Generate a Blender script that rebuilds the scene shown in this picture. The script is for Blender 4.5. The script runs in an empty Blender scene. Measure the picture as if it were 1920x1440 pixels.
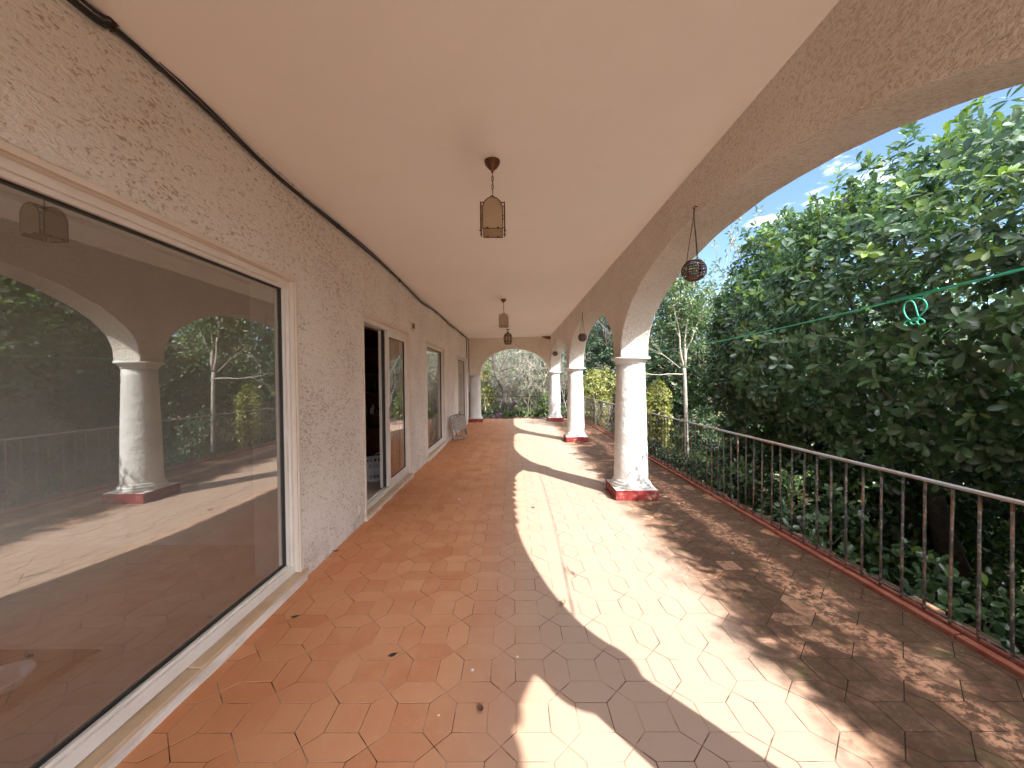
import bpy, bmesh, math, random
import numpy as np
from mathutils import Vector, Matrix

sc = bpy.context.scene
COL = sc.collection
rng = np.random.default_rng(7)
random.seed(7)
PI = math.pi
SUN = np.array([.4425, -.573, .688]); SUN = SUN/np.linalg.norm(SUN)

# ------------------------------------------------------------------ helpers
class MB:
    """collects vertices and faces; build() links them as one mesh object"""
    def __init__(s):
        s.v = []; s.f = []; s.m = []; s.s = []; s.mi = 0; s.sm = False; s.tone = None
    def add(s, verts, faces):
        o = len(s.v); s.v.extend([tuple(map(float, q)) for q in verts])
        for f in faces:
            s.f.append(tuple(o+i for i in f)); s.m.append(s.mi); s.s.append(s.sm)
        return s
    def box(s, x0, x1, y0, y1, z0, z1):
        v = [(x0,y0,z0),(x1,y0,z0),(x1,y1,z0),(x0,y1,z0),(x0,y0,z1),(x1,y0,z1),(x1,y1,z1),(x0,y1,z1)]
        return s.add(v, [(3,2,1,0),(4,5,6,7),(0,1,5,4),(1,2,6,5),(2,3,7,6),(3,0,4,7)])
    def obox(s, c, ax, ay, az):
        """box with centre c and half-axis vectors"""
        c, ax, ay, az = map(np.asarray, (c, ax, ay, az))
        v = [c+i*ax+j*ay+k*az for k in (-1,1) for j in (-1,1) for i in (-1,1)]
        return s.add(v, [(0,2,3,1),(4,5,7,6),(0,1,5,4),(1,3,7,5),(3,2,6,7),(2,0,4,6)])
    def tube(s, pts, r, n=8, cap=True, closed=False):
        pts = [np.asarray(p, float) for p in pts]; k = len(pts)
        rr = r if hasattr(r, '__len__') else [r]*k
        V = []; t0 = None
        for i in range(k):
            a = pts[(i-1) % k] if (i > 0 or closed) else pts[i]
            b = pts[(i+1) % k] if (i < k-1 or closed) else pts[i]
            t = b-a; t = t/(np.linalg.norm(t)+1e-12)
            if t0 is None:
                u = np.cross(t, (0,0,1.)); 
                if np.linalg.norm(u) < .05: u = np.cross(t, (1.,0,0))
            else:
                u = u - t*(u@t)
            u = u/(np.linalg.norm(u)+1e-12); w = np.cross(t, u); t0 = t
            for j in range(n):
                an = 2*PI*j/n
                V.append(pts[i]+rr[i]*(math.cos(an)*u+math.sin(an)*w))
        F = []
        for i in range(k if closed else k-1):
            p, q = i*n, ((i+1) % k)*n
            for j in range(n):
                F.append((p+j, p+(j+1) % n, q+(j+1) % n, q+j))
        if cap and not closed:
            F.append(tuple(range(n-1, -1, -1))); F.append(tuple((k-1)*n+j for j in range(n)))
        return s.add(V, F)
    def lathe(s, prof, n=32, c=(0,0,0), cap=True):
        V = []; F = []
        for (r, z) in prof:
            for j in range(n):
                a = 2*PI*j/n; V.append((c[0]+r*math.cos(a), c[1]+r*math.sin(a), c[2]+z))
        for i in range(len(prof)-1):
            for j in range(n):
                F.append((i*n+j, i*n+(j+1) % n, (i+1)*n+(j+1) % n, (i+1)*n+j))
        if cap:
            F.append(tuple(range(n-1, -1, -1))); F.append(tuple((len(prof)-1)*n+j for j in range(n)))
        return s.add(V, F)
    def build(s, name, mats, parent=None, bevel=0, loc=None):
        me = bpy.data.meshes.new(name); me.from_pydata(s.v, [], s.f)
        if not isinstance(mats, (list, tuple)): mats = [mats]
        for m in mats: me.materials.append(m)
        me.polygons.foreach_set('material_index', s.m); me.polygons.foreach_set('use_smooth', s.s)
        if s.tone is not None:
            at = me.attributes.new('tone', 'FLOAT', 'FACE'); at.data.foreach_set('value', np.array(s.tone, np.float32))
        me.update()
        o = bpy.data.objects.new(name, me); COL.objects.link(o)
        if parent is not None:
            o.parent = parent
            o.matrix_parent_inverse = Matrix.Translation(-Vector(parent.location)) if loc is None else Matrix()
        if loc is not None: o.location = loc
        if bevel:
            b = o.modifiers.new('bevel', 'BEVEL'); b.width = bevel; b.segments = 2; b.limit_method = 'ANGLE'; b.angle_limit = .6
        return o

def tag(o, label=None, cat=None, group=None, kind=None):
    for k, v in (('label', label), ('category', cat), ('group', group), ('kind', kind)):
        if v: o[k] = v
    return o
def empty(name, loc, label, cat, group=None):
    o = bpy.data.objects.new(name, None); o.location = loc; o.empty_display_size = .1
    COL.objects.link(o); return tag(o, label, cat, group)
def copy_tree(o, parent=None):
    c = o.copy(); COL.objects.link(c); c.parent = parent
    if parent is not None: c.matrix_parent_inverse = o.matrix_parent_inverse.copy()
    for ch in list(o.children): copy_tree(ch, c)
    return c

# ------------------------------------------------------------------ materials
class NT:
    def __init__(s, name):
        s.m = bpy.data.materials.new(name); s.m.use_nodes = True; s.t = s.m.node_tree; s.N = s.t.nodes; s.L = s.t.links
        s.N.clear(); s.out = s.N.new('ShaderNodeOutputMaterial')
        s.geo = s.N.new('ShaderNodeNewGeometry').outputs['Position']
    def n(s, typ, **kw):
        x = s.N.new(typ)
        for k, v in kw.items():
            if hasattr(x, k): setattr(x, k, v)
        return x
    def link(s, a, b): s.L.new(a, b)
    def val(s, sock, v):
        if hasattr(v, 'node'): s.link(v, sock)
        elif isinstance(v, tuple) and len(v) == 3 and sock.type == 'RGBA': sock.default_value = (*v, 1)
        else: sock.default_value = v
    def scale(s, vec, sx, sy=None, sz=None):
        x = s.n('ShaderNodeVectorMath', operation='MULTIPLY'); s.link(vec, x.inputs[0])
        x.inputs[1].default_value = (sx, sx if sy is None else sy, sx if sz is None else sz); return x.outputs[0]
    def noise(s, sc_, det=4, rough=.55, vec=None, dist=0, col=False):
        x = s.n('ShaderNodeTexNoise'); s.link(vec if vec is not None else s.geo, x.inputs['Vector'])
        x.inputs['Scale'].default_value = sc_; x.inputs['Detail'].default_value = det
        x.inputs['Roughness'].default_value = rough; x.inputs['Distortion'].default_value = dist
        return x.outputs['Color' if col else 'Fac']
    def voro(s, sc_, vec=None, feat='F1', rnd=1):
        x = s.n('ShaderNodeTexVoronoi', feature=feat); s.link(vec if vec is not None else s.geo, x.inputs['Vector'])
        x.inputs['Scale'].default_value = sc_; return x.outputs['Distance']
    def map(s, v, a, b, c=0., d=1., smooth=True):
        x = s.n('ShaderNodeMapRange'); x.interpolation_type = 'SMOOTHSTEP' if smooth else 'LINEAR'
        s.val(x.inputs['Value'], v)
        for k, q in zip(('From Min','From Max','To Min','To Max'), (a,b,c,d)): x.inputs[k].default_value = q
        return x.outputs[0]
    def math(s, op, a, b=0., clamp=False):
        x = s.n('ShaderNodeMath', operation=op); x.use_clamp = clamp; s.val(x.inputs[0], a); s.val(x.inputs[1], b); return x.outputs[0]
    def mix(s, fac, a, b):
        x = s.n('ShaderNodeMix', data_type='RGBA'); s.val(x.inputs[0], fac); s.val(x.inputs[6], a); s.val(x.inputs[7], b); return x.outputs[2]
    def xyz(s):
        x = s.n('ShaderNodeSeparateXYZ'); s.link(s.geo, x.inputs[0]); return x.outputs
    def attr(s, name):
        x = s.n('ShaderNodeAttribute', attribute_name=name); return x.outputs['Fac']
    def bump(s, h, strength=.5, dist=.01, prev=None):
        x = s.n('ShaderNodeBump'); x.inputs['Strength'].default_value = strength; x.inputs['Distance'].default_value = dist
        s.link(h, x.inputs['Height'])
        if prev is not None: s.link(prev, x.inputs['Normal'])
        return x.outputs[0]
    def pbr(s, col, rough=.6, bump=None, metal=0., spec=.5):
        p = s.n('ShaderNodeBsdfPrincipled'); s.val(p.inputs['Base Color'], col); s.val(p.inputs['Roughness'], rough)
        s.val(p.inputs['Metallic'], metal); s.val(p.inputs['Specular IOR Level'], spec)
        if bump is not None: s.link(bump, p.inputs['Normal'])
        return p
    def done(s, sh):
        s.link(sh.outputs[0] if hasattr(sh, 'outputs') else sh, s.out.inputs['Surface']); return s.m

def m_stucco(name, base, fleck, amount, bs, bd, sc_=55., aniso=(1,1,1), pw=0.):
    t = NT(name); v = t.scale(t.geo, *aniso)
    n1 = t.noise(sc_, 3, .6, v, .6); n2 = t.noise(sc_*.35, 3, .55, v, 1.2); n3 = t.noise(1.3, 4, .6); n4 = t.noise(sc_*2.2, 2, .5, v)
    h = t.math('ADD', t.math('MULTIPLY', n1, .6), t.math('MULTIPLY', n2, .8)); h = t.math('ADD', h, t.math('MULTIPLY', n4, .22))
    pit = t.map(t.math('ADD', t.math('ADD', t.math('MULTIPLY', n1, .75), t.math('MULTIPLY', n2, .25)), t.math('MULTIPLY', t.math('SUBTRACT', n3, .5), .22)), .47+pw, .37+pw)
    c = t.mix(t.map(n3, .3, .7), tuple(q*.95 for q in base), base)
    c = t.mix(t.math('MULTIPLY', pit, amount), c, fleck)
    z = t.xyz()[2]
    low = t.math('MULTIPLY', t.map(z, .35, 0.), t.map(t.noise(6, 4, .6), .35, .65))
    c = t.mix(t.math('MULTIPLY', low, .35), c, (.33,.27,.2))
    return t.done(t.pbr(c, .9, t.bump(h, bs, bd), spec=.2))
M = {}
M['wall'] = m_stucco('stucco_cream', (.86,.825,.785), (.36,.21,.12), .62, 1., .024, 78., (1,.5,1), .0)
M['arcade'] = m_stucco('stucco_arcade', (.86,.815,.75), (.56,.43,.31), .5, .9, .04, 70., (1,.8,1), .03)
M['endwall'] = m_stucco('stucco_combed', (.80,.73,.63), (.48,.34,.22), .45, 1., .02, 34., (.5,.5,1.25))

t = NT('ceiling_plaster'); n = t.noise(.9, 4, .6); n2 = t.noise(9, 4, .6)
c = t.mix(t.map(n, .3, .7), (.85,.83,.805), (.88,.86,.835))
c = t.mix(t.math('MULTIPLY', t.map(t.noise(3.5, 6, .7), .62, .78), .12), c, (.6,.49,.39))
M['ceiling'] = t.done(t.pbr(c, .85, t.bump(n2, .15, .006), spec=.2))

t = NT('column_paint'); n = t.noise(7, 4, .6); n2 = t.noise(45, 3, .6)
h = t.math('ADD', n, t.math('MULTIPLY', n2, .12)); z = t.xyz()[2]
chip = t.math('MULTIPLY', t.map(t.noise(16, 5, .7), .60, .65), t.map(z, .75, .15))
c = t.mix(t.map(t.noise(3, 4, .6), .35, .7), (.66,.665,.65), (.59,.585,.555))
c = t.mix(t.math('MULTIPLY', chip, .6), c, (.42,.33,.24))
c = t.mix(t.math('MULTIPLY', t.map(t.noise(5, 5, .7), .58, .7), .35), c, (.62,.54,.43))
M['column'] = t.done(t.pbr(c, .6, t.bump(h, .7, .03), spec=.3))

t = NT('oxblood_paint'); n = t.noise(14, 5, .7)
z = t.xyz()[2]; N = t.n('ShaderNodeNewGeometry').outputs['Normal']; sx = t.n('ShaderNodeSeparateXYZ'); t.link(N, sx.inputs[0])
c = t.mix(t.map(t.noise(4, 4, .6), .35, .7), (.19,.018,.020), (.24,.032,.030))
wear = t.math('MULTIPLY', t.map(n, .53, .66), t.map(z, .10, .0, .35, 1.))
c = t.mix(t.math('MULTIPLY', wear, .8), c, (.55,.36,.27))
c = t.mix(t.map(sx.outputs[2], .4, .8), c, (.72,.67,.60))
M['plinth'] = t.done(t.pbr(c, .55, t.bump(n, .3, .006), spec=.3))

t = NT('terracotta'); tone = t.attr('tone'); X, Y, Z = t.xyz()
base = t.mix(tone, (.535,.222,.105), (.63,.31,.17))
base = t.mix(t.map(t.noise(3.2, 5, .65), .35, .75, 0, .55), base, (.67,.385,.225))
base = t.mix(t.math('MULTIPLY', t.map(t.noise(26, 4, .7), .55, .75), .35), base, (.62,.43,.32))
base = t.mix(t.math('MULTIPLY', t.math('MULTIPLY', t.map(X, -.55, .35), t.map(X, 1.6, 1.2, .25, 1.)), .85), base, (.36,.29,.235))  # sunlit band coloured greyer and darker, to hold the sun patch down
base = t.mix(t.math('MULTIPLY', t.map(X, -.55, -1.5), .45), base, (.60,.235,.095))  # deeper orange toward the house wall: shaded floor's look put into the colour
nd = t.noise(2.2, 6, .68); nf = t.noise(19, 6, .75)
edge = t.math('ADD', X, t.math('MULTIPLY', t.math('SUBTRACT', nd, .5), .9))
dirt = t.map(edge, 1.12, 1.55)
strip = t.math('ABSOLUTE', t.math('SUBTRACT', t.math('ADD', X, t.math('MULTIPLY', t.math('SUBTRACT', t.noise(1.7, 4, .6), .5), .5)), 2.04))
worn = t.math('MULTIPLY', t.map(strip, .15, .03), t.map(nf, .44, .58))
worn = t.math('MAXIMUM', worn, t.math('MULTIPLY', t.map(t.noise(2.6, 3, .6), .56, .66), t.map(nf, .40, .56)))
worn = t.math('MAXIMUM', worn, t.math('MULTIPLY', t.map(t.math('ADD', tone, t.math('MULTIPLY', t.math('SUBTRACT', nf, .5), .5)), .92, 1.02), .55))
dirt = t.math('MULTIPLY', dirt, t.math('SUBTRACT', 1., t.math('MULTIPLY', worn, .85)))
dirt = t.math('MULTIPLY', dirt, t.math('MULTIPLY', t.map(nf, .25, .62, .82, 1.), t.map(t.noise(7, 4, .7), .3, .5, .82, 1.)))
dcol = t.mix(t.map(nf, .35, .65), (.017,.0105,.007), (.052,.031,.019))
dcol = t.mix(t.math('MULTIPLY', t.map(t.noise(5, 4, .6), .55, .68), .7), dcol, (.05,.055,.018))
col = t.mix(t.math('MULTIPLY', dirt, .93), base, dcol)
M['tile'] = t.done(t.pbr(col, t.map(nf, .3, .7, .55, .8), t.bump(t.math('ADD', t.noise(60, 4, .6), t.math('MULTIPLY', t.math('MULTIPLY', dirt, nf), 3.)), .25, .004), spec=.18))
t = NT('grout'); X, Y, Z = t.xyz()
c = t.mix(t.map(t.noise(5, 4, .6), .42, .6), (.40,.25,.17), (.07,.04,.025))
c = t.mix(t.map(X, 1.15, 1.6), c, (.035,.025,.016))
M['grout'] = t.done(t.pbr(c, .95, t.bump(t.noise(150, 3, .6), .3, .003), spec=.1))

t = NT('kerb_red'); n = t.noise(9, 5, .7)
c = t.mix(t.map(n, .38, .65), (.27,.08,.05), (.36,.135,.09)); c = t.mix(t.map(t.noise(4, 5, .7), .55, .7), c, (.13,.08,.05))
M['kerb'] = t.done(t.pbr(c, .7, t.bump(n, .3, .005), spec=.3))

def m_simple(name, a, b, sc_=8., rough=.5, metal=0., bs=.15, bd=.004, spec=.5):
    t = NT(name); n = t.noise(sc_, 5, .6); c = t.mix(t.map(n, .35, .68), a, b)
    return t.done(t.pbr(c, t.map(n, .3, .7, rough*.85, min(1, rough*1.15)), t.bump(n, bs, bd), metal, spec))
t = NT('rusted_iron'); n = t.noise(11, 6, .72, t.scale(t.geo, 1, 1, .45)); n2 = t.noise(38, 4, .6)
c = t.mix(t.map(n, .46, .62), (.075,.075,.077), (.25,.145,.095)); c = t.mix(t.math('MULTIPLY', t.map(n2, .50, .66), .8), c, (.36,.33,.31))
M['iron'] = t.done(t.pbr(c, t.map(n, .4, .6, .38, .8), t.bump(n2, .4, .003), .25, .5))
t = NT('handrail_iron'); n = t.noise(8, 6, .72, t.scale(t.geo, 1, .35, 1)); n2 = t.noise(50, 4, .6)
c = t.mix(t.map(n, .45, .63), (.34,.335,.34), (.34,.21,.145)); c = t.mix(t.math('MULTIPLY', t.map(n2, .55, .72), .5), c, (.34,.33,.33))
M['handrail'] = t.done(t.pbr(c, .5, t.bump(n2, .3, .003), .2, .5))
M['white_frame'] = m_simple('white_lacquer', (.74,.71,.675), (.69,.655,.615), 5., .4, 0, .05)
M['trim'] = m_simple('trim_plaster', (.74,.66,.58), (.66,.565,.47), 7., .8, 0, .25, .006, .2)
t = NT('stained_reveal'); n = t.noise(5, 5, .7, t.scale(t.geo, 1, .5, 3)); X, Y, Z = t.xyz()
c = t.mix(t.map(t.noise(3, 4, .6), .35, .7), (.74,.665,.595), (.69,.60,.52)); c = t.mix(t.map(n, .64, .72), c, (.40,.22,.10))
M['reveal'] = t.done(t.pbr(c, .75, t.bump(n, .3, .008), spec=.2))
M['gasket'] = m_simple('black_gasket', (.012,.012,.012), (.022,.02,.02), 20., .6)
M['alu'] = m_simple('grey_aluminium', (.40,.40,.41), (.30,.30,.31), 30., .35, .6)
M['marble'] = m_simple('tan_marble', (.58,.44,.30), (.50,.35,.22), 6., .45, 0, .1)
t = NT('white_riser'); n = t.noise(10, 5, .7, t.scale(t.geo, 1, .4, 2)); c = t.mix(t.map(n, .4, .6), (.70,.67,.63), (.56,.51,.46)); c = t.mix(t.map(t.noise(7, 5, .7, t.scale(t.geo, 1, .5, 6)), .63, .68), c, (.14,.12,.11))
M['riser'] = t.done(t.pbr(c, .8, t.bump(n, .6, .012), spec=.2))
M['brass'] = m_simple('aged_brass', (.11,.045,.02), (.20,.10,.045), 30., .45, .55)
M['bronze'] = m_simple('dark_bronze', (.05,.025,.013), (.10,.05,.024), 30., .5, .4)
M['cable'] = m_simple('black_cable', (.010,.009,.009), (.022,.018,.016), 15., .5)
M['wood'] = m_simple('dark_wood', (.10,.030,.012), (.16,.055,.022), 14., .5)
M['redwood'] = m_simple('stained_wood', (.16,.045,.018), (.22,.075,.03), 14., .55)
M['greywood'] = m_simple('weathered_grey', (.36,.33,.30), (.24,.21,.19), 18., .7)
M['rope_green'] = m_simple('green_rope', (.03,.46,.29), (.07,.56,.38), 60., .5)
M['white_plastic'] = m_simple('white_plastic', (.74,.74,.76), (.68,.68,.70), 8., .35)
M['wicker'] = m_simple('brown_wicker', (.075,.025,.015), (.14,.05,.03), 60., .6)
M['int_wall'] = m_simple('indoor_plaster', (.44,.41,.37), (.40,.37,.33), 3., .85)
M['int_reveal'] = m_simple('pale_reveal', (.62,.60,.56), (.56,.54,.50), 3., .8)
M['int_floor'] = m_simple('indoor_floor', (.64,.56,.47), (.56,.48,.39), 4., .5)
M['rug'] = m_simple('dark_rug', (.06,.045,.037), (.085,.065,.052), 40., .95, 0, .4)
M['rooftile'] = m_simple('roof_terracotta', (.42,.18,.10), (.34,.14,.075), 10., .8)
M['twig'] = m_simple('twig_bark', (.20,.16,.125), (.13,.10,.075), 12., .9, 0, .4)
M['palebark'] = m_simple('pale_bark', (.42,.375,.31), (.27,.235,.19), 8., .85, 0, .5, .01)
M['greybark'] = m_simple('grey_bark', (.25,.235,.21), (.14,.125,.11), 9., .9, 0, .5, .01)
M['darkbark'] = m_simple('dark_bark', (.055,.042,.033), (.10,.08,.065), 10., .9, 0, .5, .01)
M['dryleaf'] = m_simple('dry_leaf', (.10,.045,.022), (.17,.085,.04), 30., .7)
M['blackleaf'] = m_simple('black_leaf', (.025,.018,.014), (.05,.035,.025), 30., .7)
M['paleleaf'] = m_simple('straw', (.45,.33,.19), (.35,.24,.13), 30., .7)
M['teal'] = m_simple('teal_plastic', (.02,.28,.30), (.03,.34,.36), 30., .4)
M['paint_chip'] = m_simple('white_chip', (.8,.79,.77), (.7,.69,.67), 30., .6)

def m_glass(name, tint, refl, rough=0., haze=0.):
    t = NT(name)
    tr = t.n('ShaderNodeBsdfTransparent'); tr.inputs[0].default_value = (*tint, 1)
    gl = t.n('ShaderNodeBsdfGlossy'); gl.inputs['Roughness'].default_value = rough; gl.inputs['Color'].default_value = (.92,.90,.87,1)
    fr = t.n('ShaderNodeFresnel'); fr.inputs['IOR'].default_value = 1.5
    f = t.math('ADD', t.math('MULTIPLY', fr.outputs[0], .9), refl, True)
    n = t.bump(t.noise(1.2, 2, .5), .02, .02); t.link(n, gl.inputs['Normal'])
    a = t.n('ShaderNodeMixShader'); t.link(f, a.inputs[0]); t.link(tr.outputs[0], a.inputs[1]); t.link(gl.outputs[0], a.inputs[2])
    if haze:
        d = t.n('ShaderNodeBsdfDiffuse'); d.inputs[0].default_value = (.55,.46,.38,1)
        b = t.n('ShaderNodeMixShader'); t.val(b.inputs[0], t.map(t.noise(2.5, 5, .65), .3, .75, haze*.6, haze*1.4)); t.link(a.outputs[0], b.inputs[1]); t.link(d.outputs[0], b.inputs[2]); a = b
    return t.done(a)
M['glass'] = m_glass('window_glass', (.95,.93,.89), .29, .012, .085)
t = NT('clear_glass'); tr = t.n('ShaderNodeBsdfTransparent'); tr.inputs[0].default_value = (.94,.93,.90,1); M['clearglass'] = t.done(tr)
M['bottleglass'] = m_glass('bottle_glass', (.55,.62,.58), .12)
t = NT('amber_glass'); n = t.noise(22, 3, .5)
tl = t.n('ShaderNodeBsdfTranslucent'); tl.inputs[0].default_value = (  .80,.70,.54,1); df = t.pbr(t.mix(t.map(t.noise(9, 4, .6), .4, .7), (.66,.57,.43), (.55,.45,.32)), .25, t.bump(n, .3, .004))
mx = t.n('ShaderNodeMixShader'); mx.inputs[0].default_value = .5; t.link(tl.outputs[0], mx.inputs[1]); t.link(df.outputs[0], mx.inputs[2])
M['amber'] = t.done(mx)

def m_leaf(name, cols, rough=.35, trans=.3, spec=.5):
    """cols: (dark, mid, young) picked by the per-leaf 'tone'"""
    t = NT(name); tone = t.attr('tone')
    c = t.mix(t.map(tone, 0., .6, 0, 1, False), cols[0], cols[1]); c = t.mix(t.map(tone, .72, .95, 0, 1, False), c, cols[2])
    p = t.pbr(c, rough, None, 0., spec)
    tl = t.n('ShaderNodeBsdfTranslucent'); hs = t.n('ShaderNodeHueSaturation'); hs.inputs['Saturation'].default_value = 1.15; hs.inputs['Value'].default_value = 1.5; t.link(c, hs.inputs['Color']); t.link(hs.outputs[0], tl.inputs[0])
    mx = t.n('ShaderNodeMixShader'); mx.inputs[0].default_value = trans; t.link(p.outputs[0], mx.inputs[1]); t.link(tl.outputs[0], mx.inputs[2])
    return t.done(mx)
M['glossy'] = m_leaf('glossy_leaf', ((.045,.082,.040), (.08,.14,.055), (.17,.26,.055)), .27, .25, .6)
M['evergreen'] = m_leaf('evergreen_leaf', ((.020,.042,.018), (.05,.085,.03), (.11,.15,.05)), .4, .25)
M['feathery'] = m_leaf('feathery_leaf', ((.05,.085,.035), (.10,.15,.06), (.17,.21,.09)), .4, .35)
M['conifer'] = m_leaf('conifer_leaf', ((.018,.040,.018), (.045,.080,.034), (.09,.13,.05)), .5, .2)
M['yellow'] = m_leaf('yellow_leaf', ((.10,.13,.035), (.21,.225,.055), (.40,.37,.12)), .45, .35)
M['hedge'] = m_leaf('hedge_leaf', ((.03,.06,.02), (.075,.13,.035), (.18,.24,.05)), .4, .3)
M['russet'] = m_leaf('russet_leaf', ((.30,.12,.07), (.46,.22,.14), (.5,.36,.14)), .5, .35)
M['olive'] = m_leaf('olive_leaf', ((.03,.05,.022), (.075,.11,.045), (.17,.20,.07)), .5, .3)
M['pinkflower'] = m_leaf('pink_petal', ((.42,.10,.36), (.55,.18,.5), (.7,.4,.65)), .5, .35)

t = NT('garden_soil'); n = t.noise(2.5, 6, .7)
c = t.mix(t.map(n, .35, .65), (.055,.042,.028), (.12,.09,.06)); c = t.mix(t.map(t.noise(.8, 5, .7), .5, .65), c, (.06,.085,.025))
M['soil'] = t.done(t.pbr(c, .95, t.bump(t.noise(14, 5, .7), .6, .05), spec=.1))

# ------------------------------------------------------------------ camera
cam = bpy.data.cameras.new('camera'); co = bpy.data.objects.new('camera', cam); COL.objects.link(co); sc.camera = co
F = 715.66; cam.sensor_fit = 'HORIZONTAL'; cam.sensor_width = 36.; cam.lens = F/1920*36.
cam.shift_x = 3.485/1920; cam.shift_y = 5.184/1920; cam.clip_start = .02; cam.clip_end = 600
def camR(p, y, r):
    cy, sy, cp, sp, cr, sr = math.cos(y), math.sin(y), math.cos(p), math.sin(p), math.cos(r), math.sin(r)
    fw = Vector((sy*cp, cy*cp, sp)); rt = Vector((cy, -sy, 0)); up = rt.cross(fw)
    return rt*cr+up*sr, -rt*sr+up*cr, fw
r2, u2, fw = camR(math.radians(-1.0575), math.radians(-.4308), math.radians(-.5148))
co.matrix_world = Matrix(((r2.x,u2.x,-fw.x,0),(r2.y,u2.y,-fw.y,0),(r2.z,u2.z,-fw.z,1.5),(0,0,0,1)))

# ------------------------------------------------------------------ light
w = bpy.data.worlds.new('World'); sc.world = w; w.use_nodes = True; nt = w.node_tree; bg = nt.nodes['Background']
sky = nt.nodes.new('ShaderNodeTexSky'); sky.sky_type = 'NISHITA'; sky.sun_disc = False
sky.sun_elevation = math.asin(SUN[2]); sky.sun_rotation = math.atan2(SUN[0], SUN[1]); sky.air_density = .85; sky.dust_density = .15; sky.ozone_density = 3.0
tc = nt.nodes.new('ShaderNodeTexCoord'); mp = nt.nodes.new('ShaderNodeMapping'); mp.inputs['Scale'].default_value = (1.6, 1.6, 4.5)
nz = nt.nodes.new('ShaderNodeTexNoise'); nz.inputs['Scale'].default_value = 2.3; nz.inputs['Detail'].default_value = 7; nz.inputs['Roughness'].default_value = .6
mr = nt.nodes.new('ShaderNodeMapRange'); mr.interpolation_type = 'SMOOTHSTEP'
for k, q in zip(('From Min','From Max','To Min','To Max'), (.60,.80,0,.7)): mr.inputs[k].default_value = q
mxw = nt.nodes.new('ShaderNodeMix'); mxw.data_type = 'RGBA'; mxw.inputs[7].default_value = (42,42.1,42.5,1)  # cloud radiance set high, to lift the shade on the veranda
nt.links.new(tc.outputs['Generated'], mp.inputs[0]); nt.links.new(mp.outputs[0], nz.inputs['Vector']); dt = nt.nodes.new('ShaderNodeVectorMath'); dt.operation = 'DOT_PRODUCT'; dt.inputs[1].default_value = (.45,-.62,.64); nt.links.new(tc.outputs['Generated'], dt.inputs[0])  # unseen cloud bank behind and above the viewpoint, added as fill light
m2 = nt.nodes.new('ShaderNodeMapRange'); m2.interpolation_type = 'SMOOTHSTEP'
for k, q in zip(('From Min','From Max','To Min','To Max'), (.05,.8,0,.24)): m2.inputs[k].default_value = q
nt.links.new(dt.outputs['Value'], m2.inputs['Value']); ad = nt.nodes.new('ShaderNodeMath'); nt.links.new(nz.outputs['Fac'], ad.inputs[0]); nt.links.new(m2.outputs[0], ad.inputs[1])
nt.links.new(ad.outputs[0], mr.inputs['Value'])
nt.links.new(mr.outputs[0], mxw.inputs[0]); nt.links.new(sky.outputs[0], mxw.inputs[6]); nt.links.new(mxw.outputs[2], bg.inputs[0])
bg.inputs[1].default_value = .055
sl = bpy.data.lights.new('sun', 'SUN'); sl.energy = 2.0; sl.angle = math.radians(.53); sl.color = (1., .97, .92)
so = bpy.data.objects.new('sun', sl); COL.objects.link(so); so.rotation_euler = Vector(SUN).to_track_quat('Z', 'Y').to_euler(); so.location = (10,-12,20)
sc.view_settings.view_transform = 'Standard'; sc.view_settings.look = 'None'; sc.view_settings.gamma = 1; sc.view_settings.exposure = 2.72
sc.render.engine = 'CYCLES'; cy = sc.cycles; cy.use_denoising = True; cy.max_bounces = 14; cy.diffuse_bounces = 12; cy.glossy_bounces = 5; cy.transparent_max_bounces = 16; cy.transmission_bounces = 6
cy.caustics_reflective = False; cy.caustics_refractive = False; cy.sample_clamp_indirect = 6

# ------------------------------------------------------------------ terrace floor
XW, XI, XO, YF = -1.5975, 1.345, 1.69, 14.67     # wall face, arcade inner and outer face, terrace end
P, S, D, TX, TY = .2738, .1489, .1249, -.0006, 1.4724
def tiles():
    mb = MB(); mb.tone = []
    g = .0016
    def poly(pts):
        c = np.mean(pts, 0); z = random.gauss(0, .0004); tx, ty = random.gauss(0, .0018), random.gauss(0, .0018); n = len(pts)
        top = []; low = []
        for p in pts:
            d = p-c; L = np.linalg.norm(d); q = c+d*(1-g*1.6/L); e = c+d*(1-(g*1.6+.0012)/L)
            low.append((q[0], q[1], -.004)); top.append((e[0], e[1], z+tx*(e[0]-c[0])+ty*(e[1]-c[1])))
        mid = [(q[0], q[1], tq[2]-.0009) for q, tq in zip(low, top)]
        k = random.random(); fs = [tuple(range(n))] + [(n+i, n+(i+1) % n, (i+1) % n, i) for i in range(n)] + [(2*n+i, 2*n+(i+1) % n, n+(i+1) % n, n+i) for i in range(n)]
        mb.add(top+mid+low, fs); mb.tone += [k]*len(fs)
    A = lambda *p: [np.array(q, float) for q in p]
    for i in range(-6, 10):
        for j in range(-32, 50):
            x, y = TX+i*P, TY+j*P; h = D/2
            if y-S > YF-.03: continue
            poly(A((x,y-S),(x+S,y-S),(x+S,y),(x,y)))
            if y+D < YF: poly(A((x,y),(x+S,y),(x+S+h,y+h),(x+S,y+D),(x,y+D),(x-h,y+h)))
            poly(A((x+S,y-S),(x+S+h,y-S-h),(x+S+D,y-S),(x+S+D,y),(x+S+h,y+h),(x+S,y)))
    return mb
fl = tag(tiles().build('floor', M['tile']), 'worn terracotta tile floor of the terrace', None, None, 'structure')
mb = MB(); mb.box(-1.75, 2.66, -7.4, YF+.1, -1.6, -.0016); tag(mb.build('terrace_ground', M['grout']), None, None, None, 'structure')
mb = MB(); y = -7.4
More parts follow.
